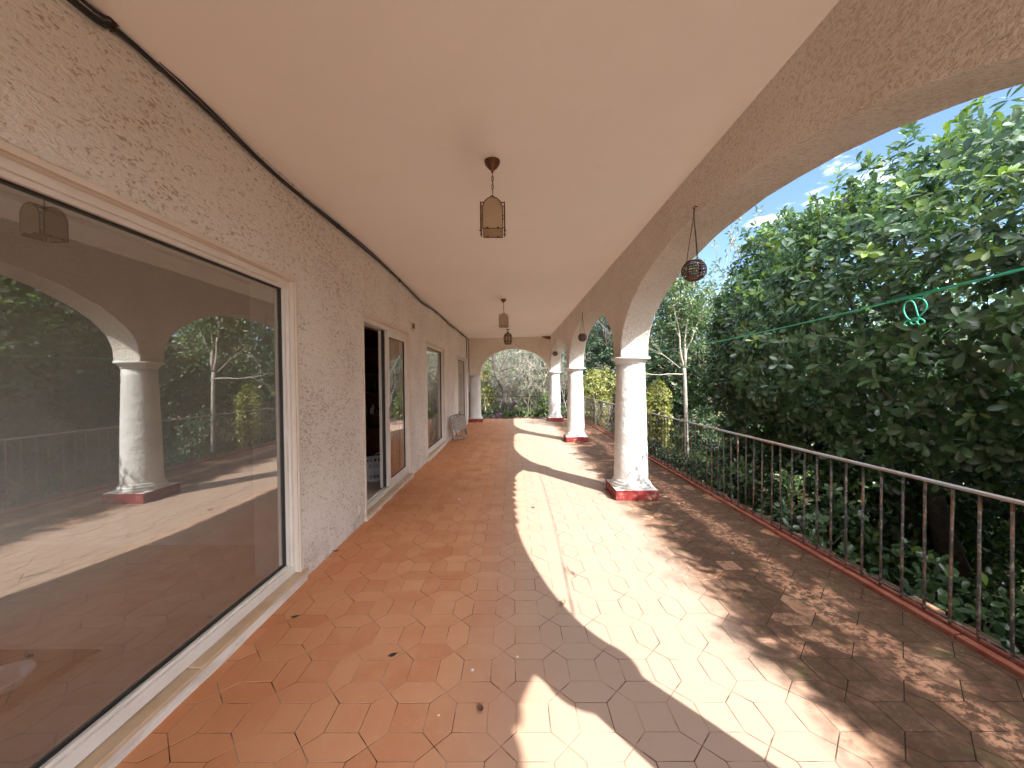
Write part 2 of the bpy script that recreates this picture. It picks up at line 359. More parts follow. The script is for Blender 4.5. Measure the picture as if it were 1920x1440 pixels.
while y < YF:
    L = .62+random.random()*.25
    mb.box(2.50, 2.545, y, min(y+L-.012, YF+.1), -.02, .030+random.gauss(0,.002))
    mb.box(2.562, 2.615, y+.1, min(y+.1+L-.008, YF+.1), -.02, .036+random.gauss(0,.002)); y += L
tag(mb.build('kerb', M['kerb'], None, .006), None, None, None, 'structure')
mb = MB(); x = -1.7
while x < 2.4:
    mb.box(x, x+.32, YF-.06, YF+.1, -.02, .012+random.gauss(0,.003)); x += .33
tag(mb.build('kerb', M['grout'], None, .005), None, None, None, 'structure')

# ------------------------------------------------------------------ house
house = empty('house', (0,0,0), 'cream stucco house with a tiled veranda, white columns and sliding glass', 'house')
OPEN = [(-1.05, 2.80, .085, 2.235), (4.09, 5.87, .075, 2.215), (7.08, 8.87, .085, 2.215), (11.08, 13.08, .085, 2.195)]
Y0, Y1, ZT = -7.2, 14.05, 3.06
mb = MB()
ys = sorted({Y0, Y1, *[q for o in OPEN for q in o[:2]]})
def wallrect(y0, y1, z0, z1):   # subdivided so that the face is gently uneven
    mb.add([(XW,y0,z0),(XW,y1,z0),(XW,y1,z1),(XW,y0,z1)], [(0,1,2,3)])
for a, b in zip(ys[:-1], ys[1:]):
    o = next((o for o in OPEN if o[0] == a and o[1] == b), None)
    if o is None: wallrect(a, b, -.05, ZT)
    else: wallrect(a, b, o[3], ZT); wallrect(a, b, -.05, o[2]-.03)
mb.build('wall', M['wall'], house)
# inner leaf of the wall, rooms behind it
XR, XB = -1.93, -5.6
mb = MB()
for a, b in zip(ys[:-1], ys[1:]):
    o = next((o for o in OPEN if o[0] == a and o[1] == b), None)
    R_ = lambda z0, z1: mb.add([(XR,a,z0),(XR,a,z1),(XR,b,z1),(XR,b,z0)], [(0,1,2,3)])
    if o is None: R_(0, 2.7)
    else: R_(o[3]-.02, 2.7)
mb.box(XB-.1, XB, Y0, -3., 0, 2.7); mb.box(XB-.1, XB, 2.2, Y1, 0, 2.7); mb.box(XB-.1, XB, -3., 2.2, 2.2, 2.7)  # back wall in pieces round an unseen gap, added to brighten the room
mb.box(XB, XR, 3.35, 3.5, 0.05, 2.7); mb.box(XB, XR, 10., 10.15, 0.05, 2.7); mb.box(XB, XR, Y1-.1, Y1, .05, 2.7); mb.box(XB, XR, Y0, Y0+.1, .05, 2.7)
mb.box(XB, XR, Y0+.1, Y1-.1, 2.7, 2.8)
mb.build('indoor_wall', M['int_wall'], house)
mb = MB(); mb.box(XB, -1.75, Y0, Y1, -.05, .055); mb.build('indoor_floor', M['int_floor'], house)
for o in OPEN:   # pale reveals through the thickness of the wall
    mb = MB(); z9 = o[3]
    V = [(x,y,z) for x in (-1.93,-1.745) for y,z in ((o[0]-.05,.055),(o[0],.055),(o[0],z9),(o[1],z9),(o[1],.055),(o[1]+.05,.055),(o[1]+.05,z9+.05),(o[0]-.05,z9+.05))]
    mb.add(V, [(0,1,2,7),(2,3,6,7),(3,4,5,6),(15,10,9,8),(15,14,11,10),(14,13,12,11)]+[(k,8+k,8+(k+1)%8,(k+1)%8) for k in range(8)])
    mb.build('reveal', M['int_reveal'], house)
# ceiling (slightly tilted) and the roof above it
zl = lambda y: 2.942+.0042*(y-1.5)
mb = MB(); mb.sm = True; n = 24
for i in range(n+1):
    y = Y0+(Y1-Y0)*i/n
    for j in range(9):
        u = j/8; mb.v.append((XW+(XI+.02-XW)*u, y, zl(y)*(1-u)+3.036*u+.004*math.sin(3*y+5*u)))
for i in range(n):
    for j in range(8):
        a = i*9+j; mb.f.append((a, a+9, a+10, a+1)); mb.m.append(0); mb.s.append(True)
mb.build('ceiling', M['ceiling'], house)
mb = MB(); mb.box(-6., 1.62, Y0-.3, Y1+.25, 3.08, 3.24)
XE, ZE, RE, PT = 2.015, 3.175, .095, .232
y = Y0-.3
while y < Y1+.3:           # round-bottomed eave tiles
    V = []; nn = 10; dx = random.gauss(0,.008)
    for k in range(nn+1):
        u = -1+2*k/nn; yy = y+PT/2+u*PT/2; zz = ZE-RE*math.sqrt(max(0,1-u*u))
        V += [(1.3, yy, zz+.16), (XE+dx, yy, zz), (XE+dx, yy, ZE+.05), (1.3, yy, ZE+.21)]
    Fq = []
    for k in range(nn):
        a = k*4
        for q in range(4): Fq.append((a+q, a+(q+1) % 4, a+4+(q+1) % 4, a+4+q))
    mb.add(V, Fq); y += PT
mb.build('roof', M['rooftile'], house)

# arcade wall with elliptical arches
CY_ = [-6.9, -2.7, .47, 4.94, 9.30, 13.86]; PH = .172; ZC = 1.772
def arch_profile(c0, c1, b=.83, z0=1.855, n=44):
    a0, a1 = c0+PH, c1-PH; c = (a0+a1)/2; a = (a1-a0)/2
    out = [(a0, ZC)]
    for k in range(n+1):
        th = PI-PI*k/n; out.append((c+a*math.cos(th), z0+b*math.sin(th)))
    return out+[(a1, ZC)]
def extrude_wall(prof, to3, name, mat, bev=.014):
    bm = bmesh.new(); vs = [bm.verts.new(to3(p, 0)) for p in prof]; f = bm.faces.new(vs)
    r = bmesh.ops.extrude_face_region(bm, geom=[f]); nv = [q for q in r['geom'] if isinstance(q, bmesh.types.BMVert)]
    d = Vector(to3(prof[0], 1))-Vector(to3(prof[0], 0))
    for q in nv: q.co += d
    bmesh.ops.recalc_face_normals(bm, faces=bm.faces)
    ed = [e for e in bm.edges if len(e.link_faces) == 2 and any(len(q.verts) > 8 for q in e.link_faces) and min(v.co.z for v in e.verts) > ZC-.01]
    bmesh.ops.bevel(bm, geom=ed, offset=bev, segments=2, affect='EDGES', profile=.5)
    bmesh.ops.triangulate(bm, faces=[q for q in bm.faces if len(q.verts) > 4])
    me = bpy.data.meshes.new(name); bm.to_mesh(me); bm.free(); me.materials.append(mat)
    o = bpy.data.objects.new(name, me); COL.objects.link(o); o.parent = house; return o
prof = [(Y0, ZC)]
prof = [(Y0, 3.1), (Y0, ZC)]
for a, b in zip(CY_[:-1], CY_[1:]): prof += arch_profile(a, b)
prof += [(CY_[-1]+PH, ZC), (CY_[-1]+PH, 3.1)]
prof = [(p[0]+random.gauss(0,.0018), p[1]+random.gauss(0,.0022)) if 1.9 < p[1] < 2.75 else p for p in prof]
extrude_wall(prof, lambda p, k: (XI+(XO-XI)*k, p[0], p[1]), 'arcade_wall', M['arcade'])
# end wall with its arch between the half column and the corner column
c, a = .065, 1.222
ep = [(XW-.15, 3.1), (XW-.15, 1.70), (c-a, 1.70)] + [(c+a*math.cos(PI-PI*k/44), 1.745+.875*math.sin(PI-PI*k/44)) for k in range(45)] + [(c+a, ZC), (XI+.05, ZC), (XI+.05, 3.1)]
extrude_wall(ep, lambda p, k: (p[0], 13.72+.29*k, p[1]), 'end_wall', M['endwall'])

# columns
def column(y, half=False):
    e = bpy.data.objects.new('column', None); COL.objects.link(e); e.parent = house; e.location = (1.518, y, 0)
    def at(mb_, nm, m, bev=0):
        o = mb_.build(nm, m, None, bev); o.parent = e; return o
    p = MB(); h = .2625; p.box(-h, h, -h, h, -.003, .128); at(p, 'plinth', M['plinth'], .008)
    s = MB(); s.sm = True
    prof = [(.258,.128),(.262,.140),(.256,.152),(.243,.158),(.243,.165),(.247,.173),(.240,.186),(.225,.190),(.225,.196),(.228,.203),(.220,.216),(.2135,.222)]
    for k in range(15):
        u = k/14; prof.append((.2125-.0365*u**1.15, .235+u*1.445))
    s.lathe(prof, 48); at(s, 'shaft', M['column'])
    s = MB(); s.sm = True
    s.lathe([(.176,1.678),(.186,1.684),(.19,1.694),(.186,1.702),(.192,1.706),(.206,1.712),(.210,1.722),(.206,1.730),(.214,1.734),(.226,1.738),(.238,1.742),(.2465,1.750),(.2475,1.762),(.241,1.771),(.18,1.776)], 48)
    at(s, 'capital', M['column'])
    return e
cols = [column(y) for y in CY_]
cols[3]['label'] = 'thick white column with scuffed red plinth, nearest in view'
cols[4]['label'] = 'white column between the two farther arches'
cols[5]['label'] = 'leaf shadowed white corner column at the end arch'
# half column against the long wall at the end arch
e = bpy.data.objects.new('half_column', None); COL.objects.link(e); e.parent = house; e.location = (-1.375, 13.86, 0); e['label'] = 'shaded half column where the end arch meets the long wall'
p = MB(); p.box(-.215, .275, -.4, .2, -.003, .128); o = p.build('plinth', M['plinth'], None, .008); o.parent = e
s = MB(); s.sm = True; s.lathe([(.262,.128),(.256,.15),(.24,.165),(.23,.19),(.214,.222)]+[(.2135-.02*k/10, .235+1.44*k/10) for k in range(11)], 40); o = s.build('shaft', M['column']); o.parent = e
s = MB(); s.sm = True; s.lathe([(.193,1.66),(.205,1.67),(.205,1.68),(.235,1.69),(.24,1.70)], 40); o = s.build('capital', M['column']); o.parent = e

# windows and sliding door
def frame_rect(mb_, x0, x1, y0, y1, z0, z1, wy, wt, wb):
    """four bars of a rectangular frame, butted end to end"""
    mb_.box(x0, x1, y0, y0+wy, z0, z1); mb_.box(x0, x1, y1-wy, y1, z0, z1)
    mb_.box(x0, x1, y0+wy, y1-wy, z1-wt, z1); mb_.box(x0, x1, y0+wy, y1-wy, z0, z0+wb)
def sill_part(root, y0, y1, zt):
    mb = MB(); mb.sm = False; y = y0-.06; first = True
    cuts = [y0-.06, y0+.55*(y1-y0) if y1-y0 < 3 else 1.86, y1+.075]
    for a_, b_ in zip(cuts[:-1], cuts[1:]): mb.box(-1.66, -1.566+random.gauss(0,.002), a_+.002, b_-.002, zt-.026, zt+random.gauss(0,.0015))
    s_ = mb.build('sill', M['marble'], root, .005)
    mb = MB(); n = 14; V = []
    for k in range(n+1):
        yy = y0-.05+(y1+.06-y0+.05)*k/n; dx = random.gauss(0,.003)
        V += [(-1.574+dx, yy, zt-.028), (-1.571+dx, yy, .03), (-1.566+dx*2, yy, -.01), (-1.66, yy, -.01), (-1.66, yy, zt-.028)]
    Fq = []
    for k in range(n):
        for q in range(5): Fq.append((k*5+q, k*5+(q+1) % 5, k*5+5+(q+1) % 5, k*5+5+q))
    Fq += [(4,3,2,1,0), tuple(n*5+q for q in range(5))]
    mb.add(V, Fq); r_ = mb.build('riser', M['riser'], s_); r_.parent = s_
def surround(mb_, o):
    y0, y1, z0, z1 = o
    # painted plaster band just proud of the stucco, then the reveal going back to the frame
    b = .028; x0, x1 = -1.60, -1.589
    mb_.box(x0, x1, y0-b, y0, z0-.03, z1+b); mb_.box(x0, x1, y1, y1+b, z0-.03, z1+b); mb_.box(x0, x1, y0, y1, z1, z1+b)
    mb_.box(-1.75, -1.6005, y0-.002, y0+.004, z0, z1); mb_.box(-1.75, -1.6005, y1-.004, y1+.002, z0, z1); mb_.box(-1.75, -1.6005, y0+.004, y1-.004, z1-.004, z1+.002)
def window(o, label, split=None):
    y0, y1, z0, z1 = o
    e = bpy.data.objects.new('window', None); COL.objects.link(e); e.parent = house; e['label'] = label
    mb = MB(); surround(mb, o); mb.build('surround', M['reveal'], e, .003)
    y0 += .004; y1 -= .004; z1 -= .004
    mb = MB(); frame_rect(mb, -1.72, -1.628, y0, y1, z0, z1, .030, .036, .062)
    frame_rect(mb, -1.712, -1.642, y0+.030, y1-.030, z0+.062, z1-.036, .026, .024, .018)
    mb.build('frame', M['white_frame'], e, .003)
    mb = MB(); frame_rect(mb, -1.69, -1.66, y0+.056, y1-.056, z0+.080, z1-.060, .009, .009, .009); mb.build('gasket', M['gasket'], e)
    mb = MB(); mb.box(-1.679, -1.671, y0+.062, y1-.062, z0+.086, z1-.066); mb.m = [0 if k == 3 else 1 for k in range(6)]; mb.build('pane', [M['glass'], M['clearglass']], e)
    sill_part(e, o[0], o[1], z0-.002)
window(OPEN[0], 'large mirror-like picture window nearest in view')
window(OPEN[2], 'middle fixed window reflecting bare branches')
window(OPEN[3], 'narrow looking window next to the half column')
o = OPEN[1]; y0, y1, z0, z1 = o
dr = bpy.data.objects.new('sliding_door', None); COL.objects.link(dr); dr.parent = house; dr['label'] = 'open white framed sliding glass door'
mb = MB(); surround(mb, o); mb.build('surround', M['reveal'], dr, .003)
y0 += .004; y1 -= .004; z1 -= .004
mb = MB(); mb.box(-1.745, -1.628, y0, y0+.022, z0, z1); mb.box(-1.745, -1.628, y1-.040, y1, z0, z1); mb.box(-1.745, -1.628, y0+.022, y1-.040, z1-.055, z1); mb.box(-1.745, -1.628, y0+.022, y1-.040, z0-.01, z0+.018)
mb.box(-1.652, -1.646, y0+.022, y1-.04, z0+.018, z0+.034); mb.box(-1.70, -1.694, y0+.022, y1-.04, z0+.018, z0+.034)
mb.build('frame', M['white_frame'], dr, .003)
def leaf_panel(xa, xb, ya, yb, mat, nm):
    mb = MB(); frame_rect(mb, xa, xb, ya, yb, z0+.036, z1-.057, .072, .072, .085); f = mb.build(nm, mat, dr, .004)
    mb = MB(); frame_rect(mb, (xa+xb)/2-.014, (xa+xb)/2+.014, ya+.072, yb-.072, z0+.121, z1-.129, .007, .007, .007); q = mb.build('gasket', M['gasket'], f); q.parent = f
    mb = MB(); c_ = (xa+xb)/2; mb.box(c_-.004, c_+.004, ya+.076, yb-.076, z0+.125, z1-.133); mb.m = [0 if k == 3 else 1 for k in range(6)]; q = mb.build('pane', [M['glass'], M['clearglass']], f); q.parent = f
    return f
leaf_panel(-1.672, -1.632, 4.97, 5.825, M['white_frame'], 'door_panel')
leaf_panel(-1.728, -1.688, 4.90, 5.76, M['white_frame'], 'door_panel')
mb = MB(); mb.box(-1.686, -1.674, 4.93, 4.968, z0+.04, z1-.06); mb.box(-1.684, -1.676, 4.885, 4.898, z0+.04, z1-.06); mb.build('brush_seal', M['gasket'], dr)
mb = MB(); mb.box(-1.632, -1.624, 4.99, 5.012, 1.0, 1.16); mb.build('handle', M['alu'], dr, .003)
sill_part(dr, o[0], o[1], z0-.014)
# wall fittings
mb = MB(); mb.box(-1.600, -1.578, 5.99, 6.14, 2.285, 2.415); a_ = mb.build('wall_box', M['trim'], house, .006)
a_['label'] = 'small square recessed box above the sliding door'
mb = MB(); mb.box(-1.578, -1.566, 6.03, 6.125, 2.325, 2.405); q = mb.build('cover', M['bronze'], a_, .004); q.parent = a_
mb = MB(); mb.box(-1.599, -1.586, 3.865, 3.935, .135, .235); a_ = mb.build('socket', M['trim'], house, .004)
mb = MB(); mb.box(-1.587, -1.581, 3.885, 3.915, .155, .215); q = mb.build('socket_face', M['white_frame'], a_, .003); q.parent = a_
mb = MB(); mb.box(-1.599, -1.588, 6.9, 6.96, .22, .32); mb.build('vent_cover', M['trim'], house, .003)
# brown timber end under the ceiling by the corner pier
mb = MB(); mb.add([(1.05,13.52,3.02),(1.345,13.52,3.03),(1.345,13.52,2.93),(1.24,13.52,2.945),(1.05,13.72,3.02),(1.345,13.72,3.03),(1.345,13.72,2.93),(1.24,13.72,2.945)], [(0,1,2,3),(7,6,5,4),(0,4,5,1),(1,5,6,2),(2,6,7,3),(3,7,4,0)])
mb.build('timber_end', M['redwood'], house)
mb = MB(); mb.tube([(-1.585,13.70,.0),(-1.585,13.70,1.06)], .018, 8); tag(mb.build('wooden_pole', M['wood']), 'thin dark red pole standing in the corner by the half column', 'pole')

# ------------------------------------------------------------------ lamps
def ring_pts(c, r, ax1, ax2, n=16):
    return [np.array(c)+r*(math.cos(2*PI*k/n)*np.array(ax1)+math.sin(2*PI*k/n)*np.array(ax2)) for k in range(n)]
def lantern(x, y, zt, zb, ceil, half, rot, label):
    e = empty('hanging_lantern', (x, y, zb), label, 'lantern', 'arched pane lanterns under the ceiling')
    H = zt-zb; w_ = half*.88; zc_ = ceil-zb
    def at(mb, nm, m, bev=0, par=e):
        o_ = mb.build(nm, m, None, bev); o_.parent = par; return o_
    s = MB(); s.sm = True; s.lathe([(.052,zc_+.006),(.054,zc_-.006),(.047,zc_-.016),(.049,zc_-.022),(.036,zc_-.034),(.037,zc_-.039),(.022,zc_-.054),(.009,zc_-.062),(.009,zc_-.075)], 24); at(s, 'canopy', M['brass'])
    s = MB(); s.sm = True; z = zc_-.073; k = 0; zend = H+.045
    Ln = .034
    while z-Ln > zend:
        ax = (1,0,0) if k % 2 else (0,1,0)
        pts = []
        for q in range(14):
            a_ = 2*PI*q/14; pts.append(np.array((0,0,z-Ln/2))+np.array(ax)*.0075*math.cos(a_)+np.array((0,0,1))*(Ln/2)*math.sin(a_))
        s.tube(pts, .0022, 6, closed=True); z -= Ln*.82; k += 1
    s.tube([(0,.0,zc_-.07),(.004,0,zc_-.5*(zc_-zend)),(0,0,H)], .0022, 6)
    at(s, 'chain', M['brass'])
    s = MB(); s.sm = True; s.tube(ring_pts((0,0,H+.026), .021, (math.cos(.6),math.sin(.6),0), (0,0,1), 20), .0032, 8, closed=True); at(s, 'ring', M['brass'])
    f = MB(); f.sm = True
    f.lathe([(.012,H+.006),(.014,H-.004),(.006,H-.012)], 12)
    def arch(off, n_=14):
        pts = [(-w_/1.06, 0)]; pts = []
        hs = H-.075
        for q in range(n_+1):
            th = PI-PI*q/n_; pts.append((w_*.93*math.cos(th), hs+.075*math.sin(th)))
        return [(-w_*.93, 0)]+pts+[(w_*.93, 0)]
    for k in range(4):
        a_ = rot+k*PI/2; nx, ny = math.cos(a_), math.sin(a_); tx, ty = -ny, nx
        pr = arch(0); to = lambda p, d: (nx*(half+d)+tx*p[0], ny*(half+d)+ty*p[0], p[1])
        m_ = MB(); V = [to(p, -.0025) for p in pr]+[to(p, .0025) for p in pr]; n_ = len(pr)
        m_.add(V, [tuple(range(n_-1,-1,-1)), tuple(range(n_,2*n_))]+[(i,(i+1)%n_,n_+(i+1)%n_,n_+i) for i in range(n_)])
        at(m_, 'glass_pane', M['amber'])
        f.tube([to(p, .0) for p in pr], .0042, 6, closed=True)
        for sx_ in (-.5,.5):
            c_ = to((w_*sx_, .003), .002); f.lathe([(.001,-.004),(.008,-.002),(.009,.004),(.002,.009)], 8, c_)
        for zz in (.32*H, .72*H):
            p0 = to((w_*.93, zz), 0); a2 = a_+PI/2; p1 = (math.cos(a2)*half-(-math.sin(a2))*w_*.93, math.sin(a2)*half-math.cos(a2)*w_*.93, zz)
            f.tube([p0, p1], .003, 5)
        top = to((0, H), 0); f.tube([top, (top[0]*.55, top[1]*.55, H+.006), (0,0,H)], .0035, 6)
    at(f, 'lantern_frame', M['brass'])
    s = MB(); s.sm = True; s.lathe([(.010,H-.012),(.013,H-.03),(.013,H-.07),(.004,H-.075)], 12); s.lathe([(.012,H-.072),(.026,H-.10),(.028,H-.125),(.014,H-.148),(.002,H-.152)], 14); at(s, 'bulb', M['white_plastic'])
    return e
lantern(-.128, 2.625, 2.708, 2.502, 2.988, .080, .035-PI/2, 'large amber glass lantern hanging closest to the viewer')
lantern(-.163, 7.13, 2.716, 2.486, 2.998, .084, .02-PI/2, 'arched amber lantern hanging halfway down the veranda')
e = empty('barrel_lantern', (-.14, 11.42, 2.565), 'dark barrel shaped lantern fixed close under the ceiling at the far end', 'lantern')
s = MB(); s.sm = True; s.lathe([(.055,.447),(.05,.43),(.012,.415),(.012,.37),(.04,.362),(.045,.35),(.015,.34),(.015,.325),(.075,.315),(.09,.30),(.082,.292)], 20); o = s.build('lantern_cap', M['bronze']); o.parent = e
f = MB(); f.sm = True
for k in range(8):
    a_ = 2*PI*k/8; f.tube([(r_*math.cos(a_), r_*math.sin(a_), z_) for r_, z_ in ((.085,.298),(.112,.24),(.122,.16),(.112,.07),(.082,.0))], .008, 6)
for r_, z_ in ((.112,.235),(.112,.075),(.082,.0)): f.tube(ring_pts((0,0,z_), r_, (1,0,0), (0,1,0), 24), .009, 6, closed=True)
o = f.build('lantern_frame', M['bronze']); o.parent = e
s = MB(); s.sm = True; s.lathe([(.078,.295),(.104,.24),(.114,.16),(.104,.07),(.074,.002)], 16); o = s.build('lantern_glass', M['amber']); o.parent = e

# ------------------------------------------------------------------ wicker balls
def wicker_ball(y, zh, zc_, label, green=False):
    x = 1.318; e = empty('hanging_wicker_ball', (x, y, zc_), label, 'lantern', 'wicker balls hanging in the arches')
    def at(mb, nm, m, par=e):
        o_ = mb.build(nm, m); o_.parent = par; return o_
    R_, sq = .083, .90; s = MB(); s.sm = True
    for k in range(9):
        ph = -1.25+2.15*k/8; s.tube(ring_pts((0,0,R_*sq*math.sin(ph)), R_*math.cos(ph), (1,0,0), (0,1,0), 22), .0040, 5, closed=True)
    for k in range(18):
        a_ = 2*PI*k/18; s.tube([(R_*1.01*math.cos(p_)*math.cos(a_), R_*1.01*math.cos(p_)*math.sin(a_), R_*sq*math.sin(p_)) for p_ in np.linspace(-1.45,.95,9)], .0032, 5)
    s.tube(ring_pts((0,0,R_*sq*math.sin(.95)), R_*math.cos(.95)+.003, (1,0,0), (0,1,0), 22), .007, 6, closed=True)
    at(s, 'wicker_basket', M['wicker'])
    s = MB(); s.sm = True; s.lathe([(.02,-.062),(.04,-.06),(.046,-.02),(.046,.045),(.043,.055)], 16, cap=False); at(s, 'glass_cup', M['bottleglass'])
    c_ = MB(); c_.sm = True; zt = zh-zc_-.05; 
    for k in range(3):
        a_ = 2*PI*k/3+.5; c_.tube([(.05*math.cos(a_), .05*math.sin(a_), .06), (.027*math.cos(a_), .027*math.sin(a_), .06+.5*(zt-.06)), (0,0,zt)], .0026, 5)
    c_.tube([(0,0,zt-.02), (0,0,zt+.03), (.006,0,zt+.055)], .004, 6)
    at(c_, 'cord', M['bronze'])
    h_ = MB(); h_.sm = True; h_.tube([(.035,0,zt+.062),(.008,0,zt+.066),(-.006,0,zt+.056),(-.002,0,zt+.045),(.008,0,zt+.048)], .0032, 6); at(h_, 'hook', M['bronze'])
    t_ = MB(); t_.box(-.006,.006,-.001,.001,-.115,-.075); at(t_, 'paper_tag', M['paint_chip'])
wicker_ball(2.79, 2.723, 2.278, 'brown wicker ball hanging in the widest nearest arch')
wicker_ball(7.22, 2.735, 2.285, 'wicker ball hanging in the middle arch')
wicker_ball(11.87, 2.725, 2.298, 'smallest looking wicker ball hanging in the farthest side arch')

# ------------------------------------------------------------------ cables, rope
def smooth_path(pts, n=6):
    P_ = [np.array(p, float) for p in pts]; out = []
    for i in range(len(P_)-1):
        p0, p1, p2, p3 = P_[max(i-1,0)], P_[i], P_[i+1], P_[min(i+2,len(P_)-1)]
        for k in range(n):
            u = k/n; out.append(.5*((2*p1)+(-p0+p2)*u+(2*p0-5*p1+4*p2-p3)*u*u+(-p0+3*p1-3*p2+p3)*u**3))
    return out+[P_[-1]]
cpts = [(-5.5,2.92),(-3,2.90),(-1,2.915),(.6,2.89),(1.40,2.893),(1.54,2.924),(1.735,2.926),(2.04,2.915),(2.48,2.885),(2.96,2.893),(3.5,2.912),(4.36,2.925),(5.39,2.91),(6.0,2.893),(6.64,2.868),(7.3,2.89),(7.93,2.915),(8.72,2.918),(9.76,2.897),(10.78,2.93),(11.9,2.935),(12.98,2.94)]
e = empty('wall_cable', (-1.58, 3, 2.9), 'bundled black cables sagging along the top of the long wall', 'cable')
for dz, dx, am in ((0,.0,.0),(.014,.006,.006),(-.013,.004,.008)):
    pts = [(-1.583+dx, y, z+dz+am*math.sin(y*2.3+dz*300)) for y, z in cpts]+[(-1.583+dx, 13.05+dz, 2.90), (-1.583+dx, 13.075+dz*.4, 2.5), (-1.583+dx, 13.09, 2.24)]
    s = MB(); s.sm = True; s.tube(smooth_path(pts, 5), .0075 if dz == 0 else .0062, 6); s.build('cable_strand', M['cable'], e)
for y, z in ((1.54,2.925),(3.5,2.913),(5.39,2.91),(7.93,2.915),(9.76,2.897),(11.9,2.935)):
    s = MB(); s.box(-1.600, -1.571, y-.005, y+.005, z-.02, z+.024); s.build('cable_clip', M['bronze'], e, .003)
s = MB(); s.sm = True; s.tube(smooth_path([(-1.575,13.08,2.95),(-1.57,13.5,2.945),(-1.572,13.69,2.93),(-1.575,13.70,2.6),(-1.575,13.70,1.75)], 5), .008, 6); s.build('cable_strand', M['bronze'], e)
e = empty('clothesline', (1.55, 1.5, 1.78), 'green clothesline with a knotted loop strung from the nearest column', 'clothesline')
s = MB(); s.sm = True
A_, B_ = np.array((1.56, 4.74, 1.80)), np.array((1.55, .62, 1.845))
line = [A_+(B_-A_)*u-np.array((0,0,.045*math.sin(PI*u))) for u in np.linspace(0,1,22)]
s.tube(line, .0029, 6)
second = [p+np.array((.004*math.sin(9*i), 0, .006*math.cos(7*i))) for i, p in enumerate(line[16:])]
s.tube(second, .0028, 6); s.tube([p+np.array((.006*math.cos(5*i),0,.004*math.sin(8*i))) for i, p in enumerate(line[17:])], .0028, 6)
s.tube(ring_pts((1.518,4.94,1.80), .192, (1,0,0), (0,1,0), 30), .003, 6, closed=True)
s.build('line', M['rope_green'], e)
s = MB(); s.sm = True; kp = np.array((1.553, 1.50, 1.775))
loop = [kp+np.array(q) for q in ((0,.01,.028),(0,-.035,.018),(.003,-.05,-.012),(.004,-.03,-.042),(0,.0,-.058),(0,.022,-.04),(.002,.034,-.008),(0,.022,.018),(0,-.004,.012),(0,-.018,-.03),(.004,-.02,-.058),(.003,-.006,-.075),(0,.006,-.066),(0,-.004,-.052),(0,-.03,-.056),(.004,-.042,-.07),(0,-.028,-.08),(0,-.012,-.062),(0,.02,-.058),(.002,.032,-.07),(0,.02,-.076))]
s.tube(smooth_path(loop, 4), .0027, 6); s.tube([kp+np.array((0,-.035,.018)), kp+np.array((0,-.09,.045)), line[17]], .0027, 6)
s.build('knotted_loop', M['rope_green'], e)

# ------------------------------------------------------------------ railings
XRL, ZRL = 2.568, .862
def railing(name, p0, d, L, step, first, label, topm='handrail'):
    e = empty(name, (p0[0], p0[1], 0), label, 'railing')
    d = np.array(d); pn = np.array((-d[1], d[0]))
    def bar_box(a, b, hw, z0, z1, nm, m, bev):
        a, b = np.array(p0)+d*a, np.array(p0)+d*b; c = (a+b)/2; q = MB()
        q.obox((c[0], c[1], (z0+z1)/2), (d[0]*np.linalg.norm(b-a)/2, d[1]*np.linalg.norm(b-a)/2, 0), (pn[0]*hw, pn[1]*hw, 0), (0,0,(z1-z0)/2))
        return q.build(nm, m, e, bev)
    bar_box(0, L, .022, ZRL-.016, ZRL, 'top_rail', M[topm], .003)
    bar_box(0, L, .007, .052, .066, 'bottom_rail', M['iron'], .002)
    src = None; k = first
    while k < L:
        b = np.array(p0)+d*k
        if src is None:
            q = MB(); q.sm = True; q.tube([(0,0,.03),(0,0,.3),(.0015,0,.55),(0,0,ZRL-.014)], .0078, 8); src = q.build('bar', M['iron'], e, 0, (b[0]-p0[0], b[1]-p0[1], 0)); src.matrix_parent_inverse = Matrix()
        else:
            c = src.copy(); COL.objects.link(c); c.parent = e; c.location = (b[0]-p0[0]+random.gauss(0,.0015), b[1]-p0[1]+random.gauss(0,.002), 0); c.rotation_euler = (random.gauss(0,.006), random.gauss(0,.007), random.random()*6)
        k += step
    return e
railing('iron_railing', (XRL, .75), (0,1), 13.86, .1415, .085, 'long rusty black railing running beside the columns')
railing('iron_railing', (XRL, 14.62), (-1,0), 4.2, .1415, .07, 'short black railing seen through the far end arch', 'cable')
railing('iron_railing', (XRL, -7.2), (0,1), 7.93, .1415, .07, 'rusty railing stretch behind the viewpoint')

# ------------------------------------------------------------------ indoor things
e = empty('laundry_basket', (-2.06, 5.62, .056), 'white plastic laundry basket just inside the open door', 'basket')
s = MB(); n = 40
def ring_(r_, z_, sx_=1., sy_=1.25): return [(r_*sx_*math.cos(2*PI*k/n), r_*sy_*math.sin(2*PI*k/n), z_) for k in range(n)]
lev = [(.150,0),(.158,.05),(.163,.105),(.170,.145),(.175,.20),(.182,.25),(.190,.285)]
V = []; 
for r_, z_ in lev: V += ring_(r_, z_)
Fq = [tuple(range(n-1,-1,-1))]
for i in range(len(lev)-1):
    for k in range(n):
        if i in (1,2+2) and k % 2 == 0 and (k//2) % 5 != 4: continue       # slots
        Fq.append((i*n+k, i*n+(k+1)%n, (i+1)*n+(k+1)%n, (i+1)*n+k))
s.add(V, Fq); s.sm = True; o = s.build('basket_body', M['white_plastic']); o.parent = e
sd = o.modifiers.new('solid', 'SOLIDIFY'); sd.thickness = .004
s = MB(); s.sm = True; s.tube([np.array(q) for q in ring_(.194, .288)], .009, 8, closed=True); o = s.build('rim', M['white_plastic']); o.parent = e
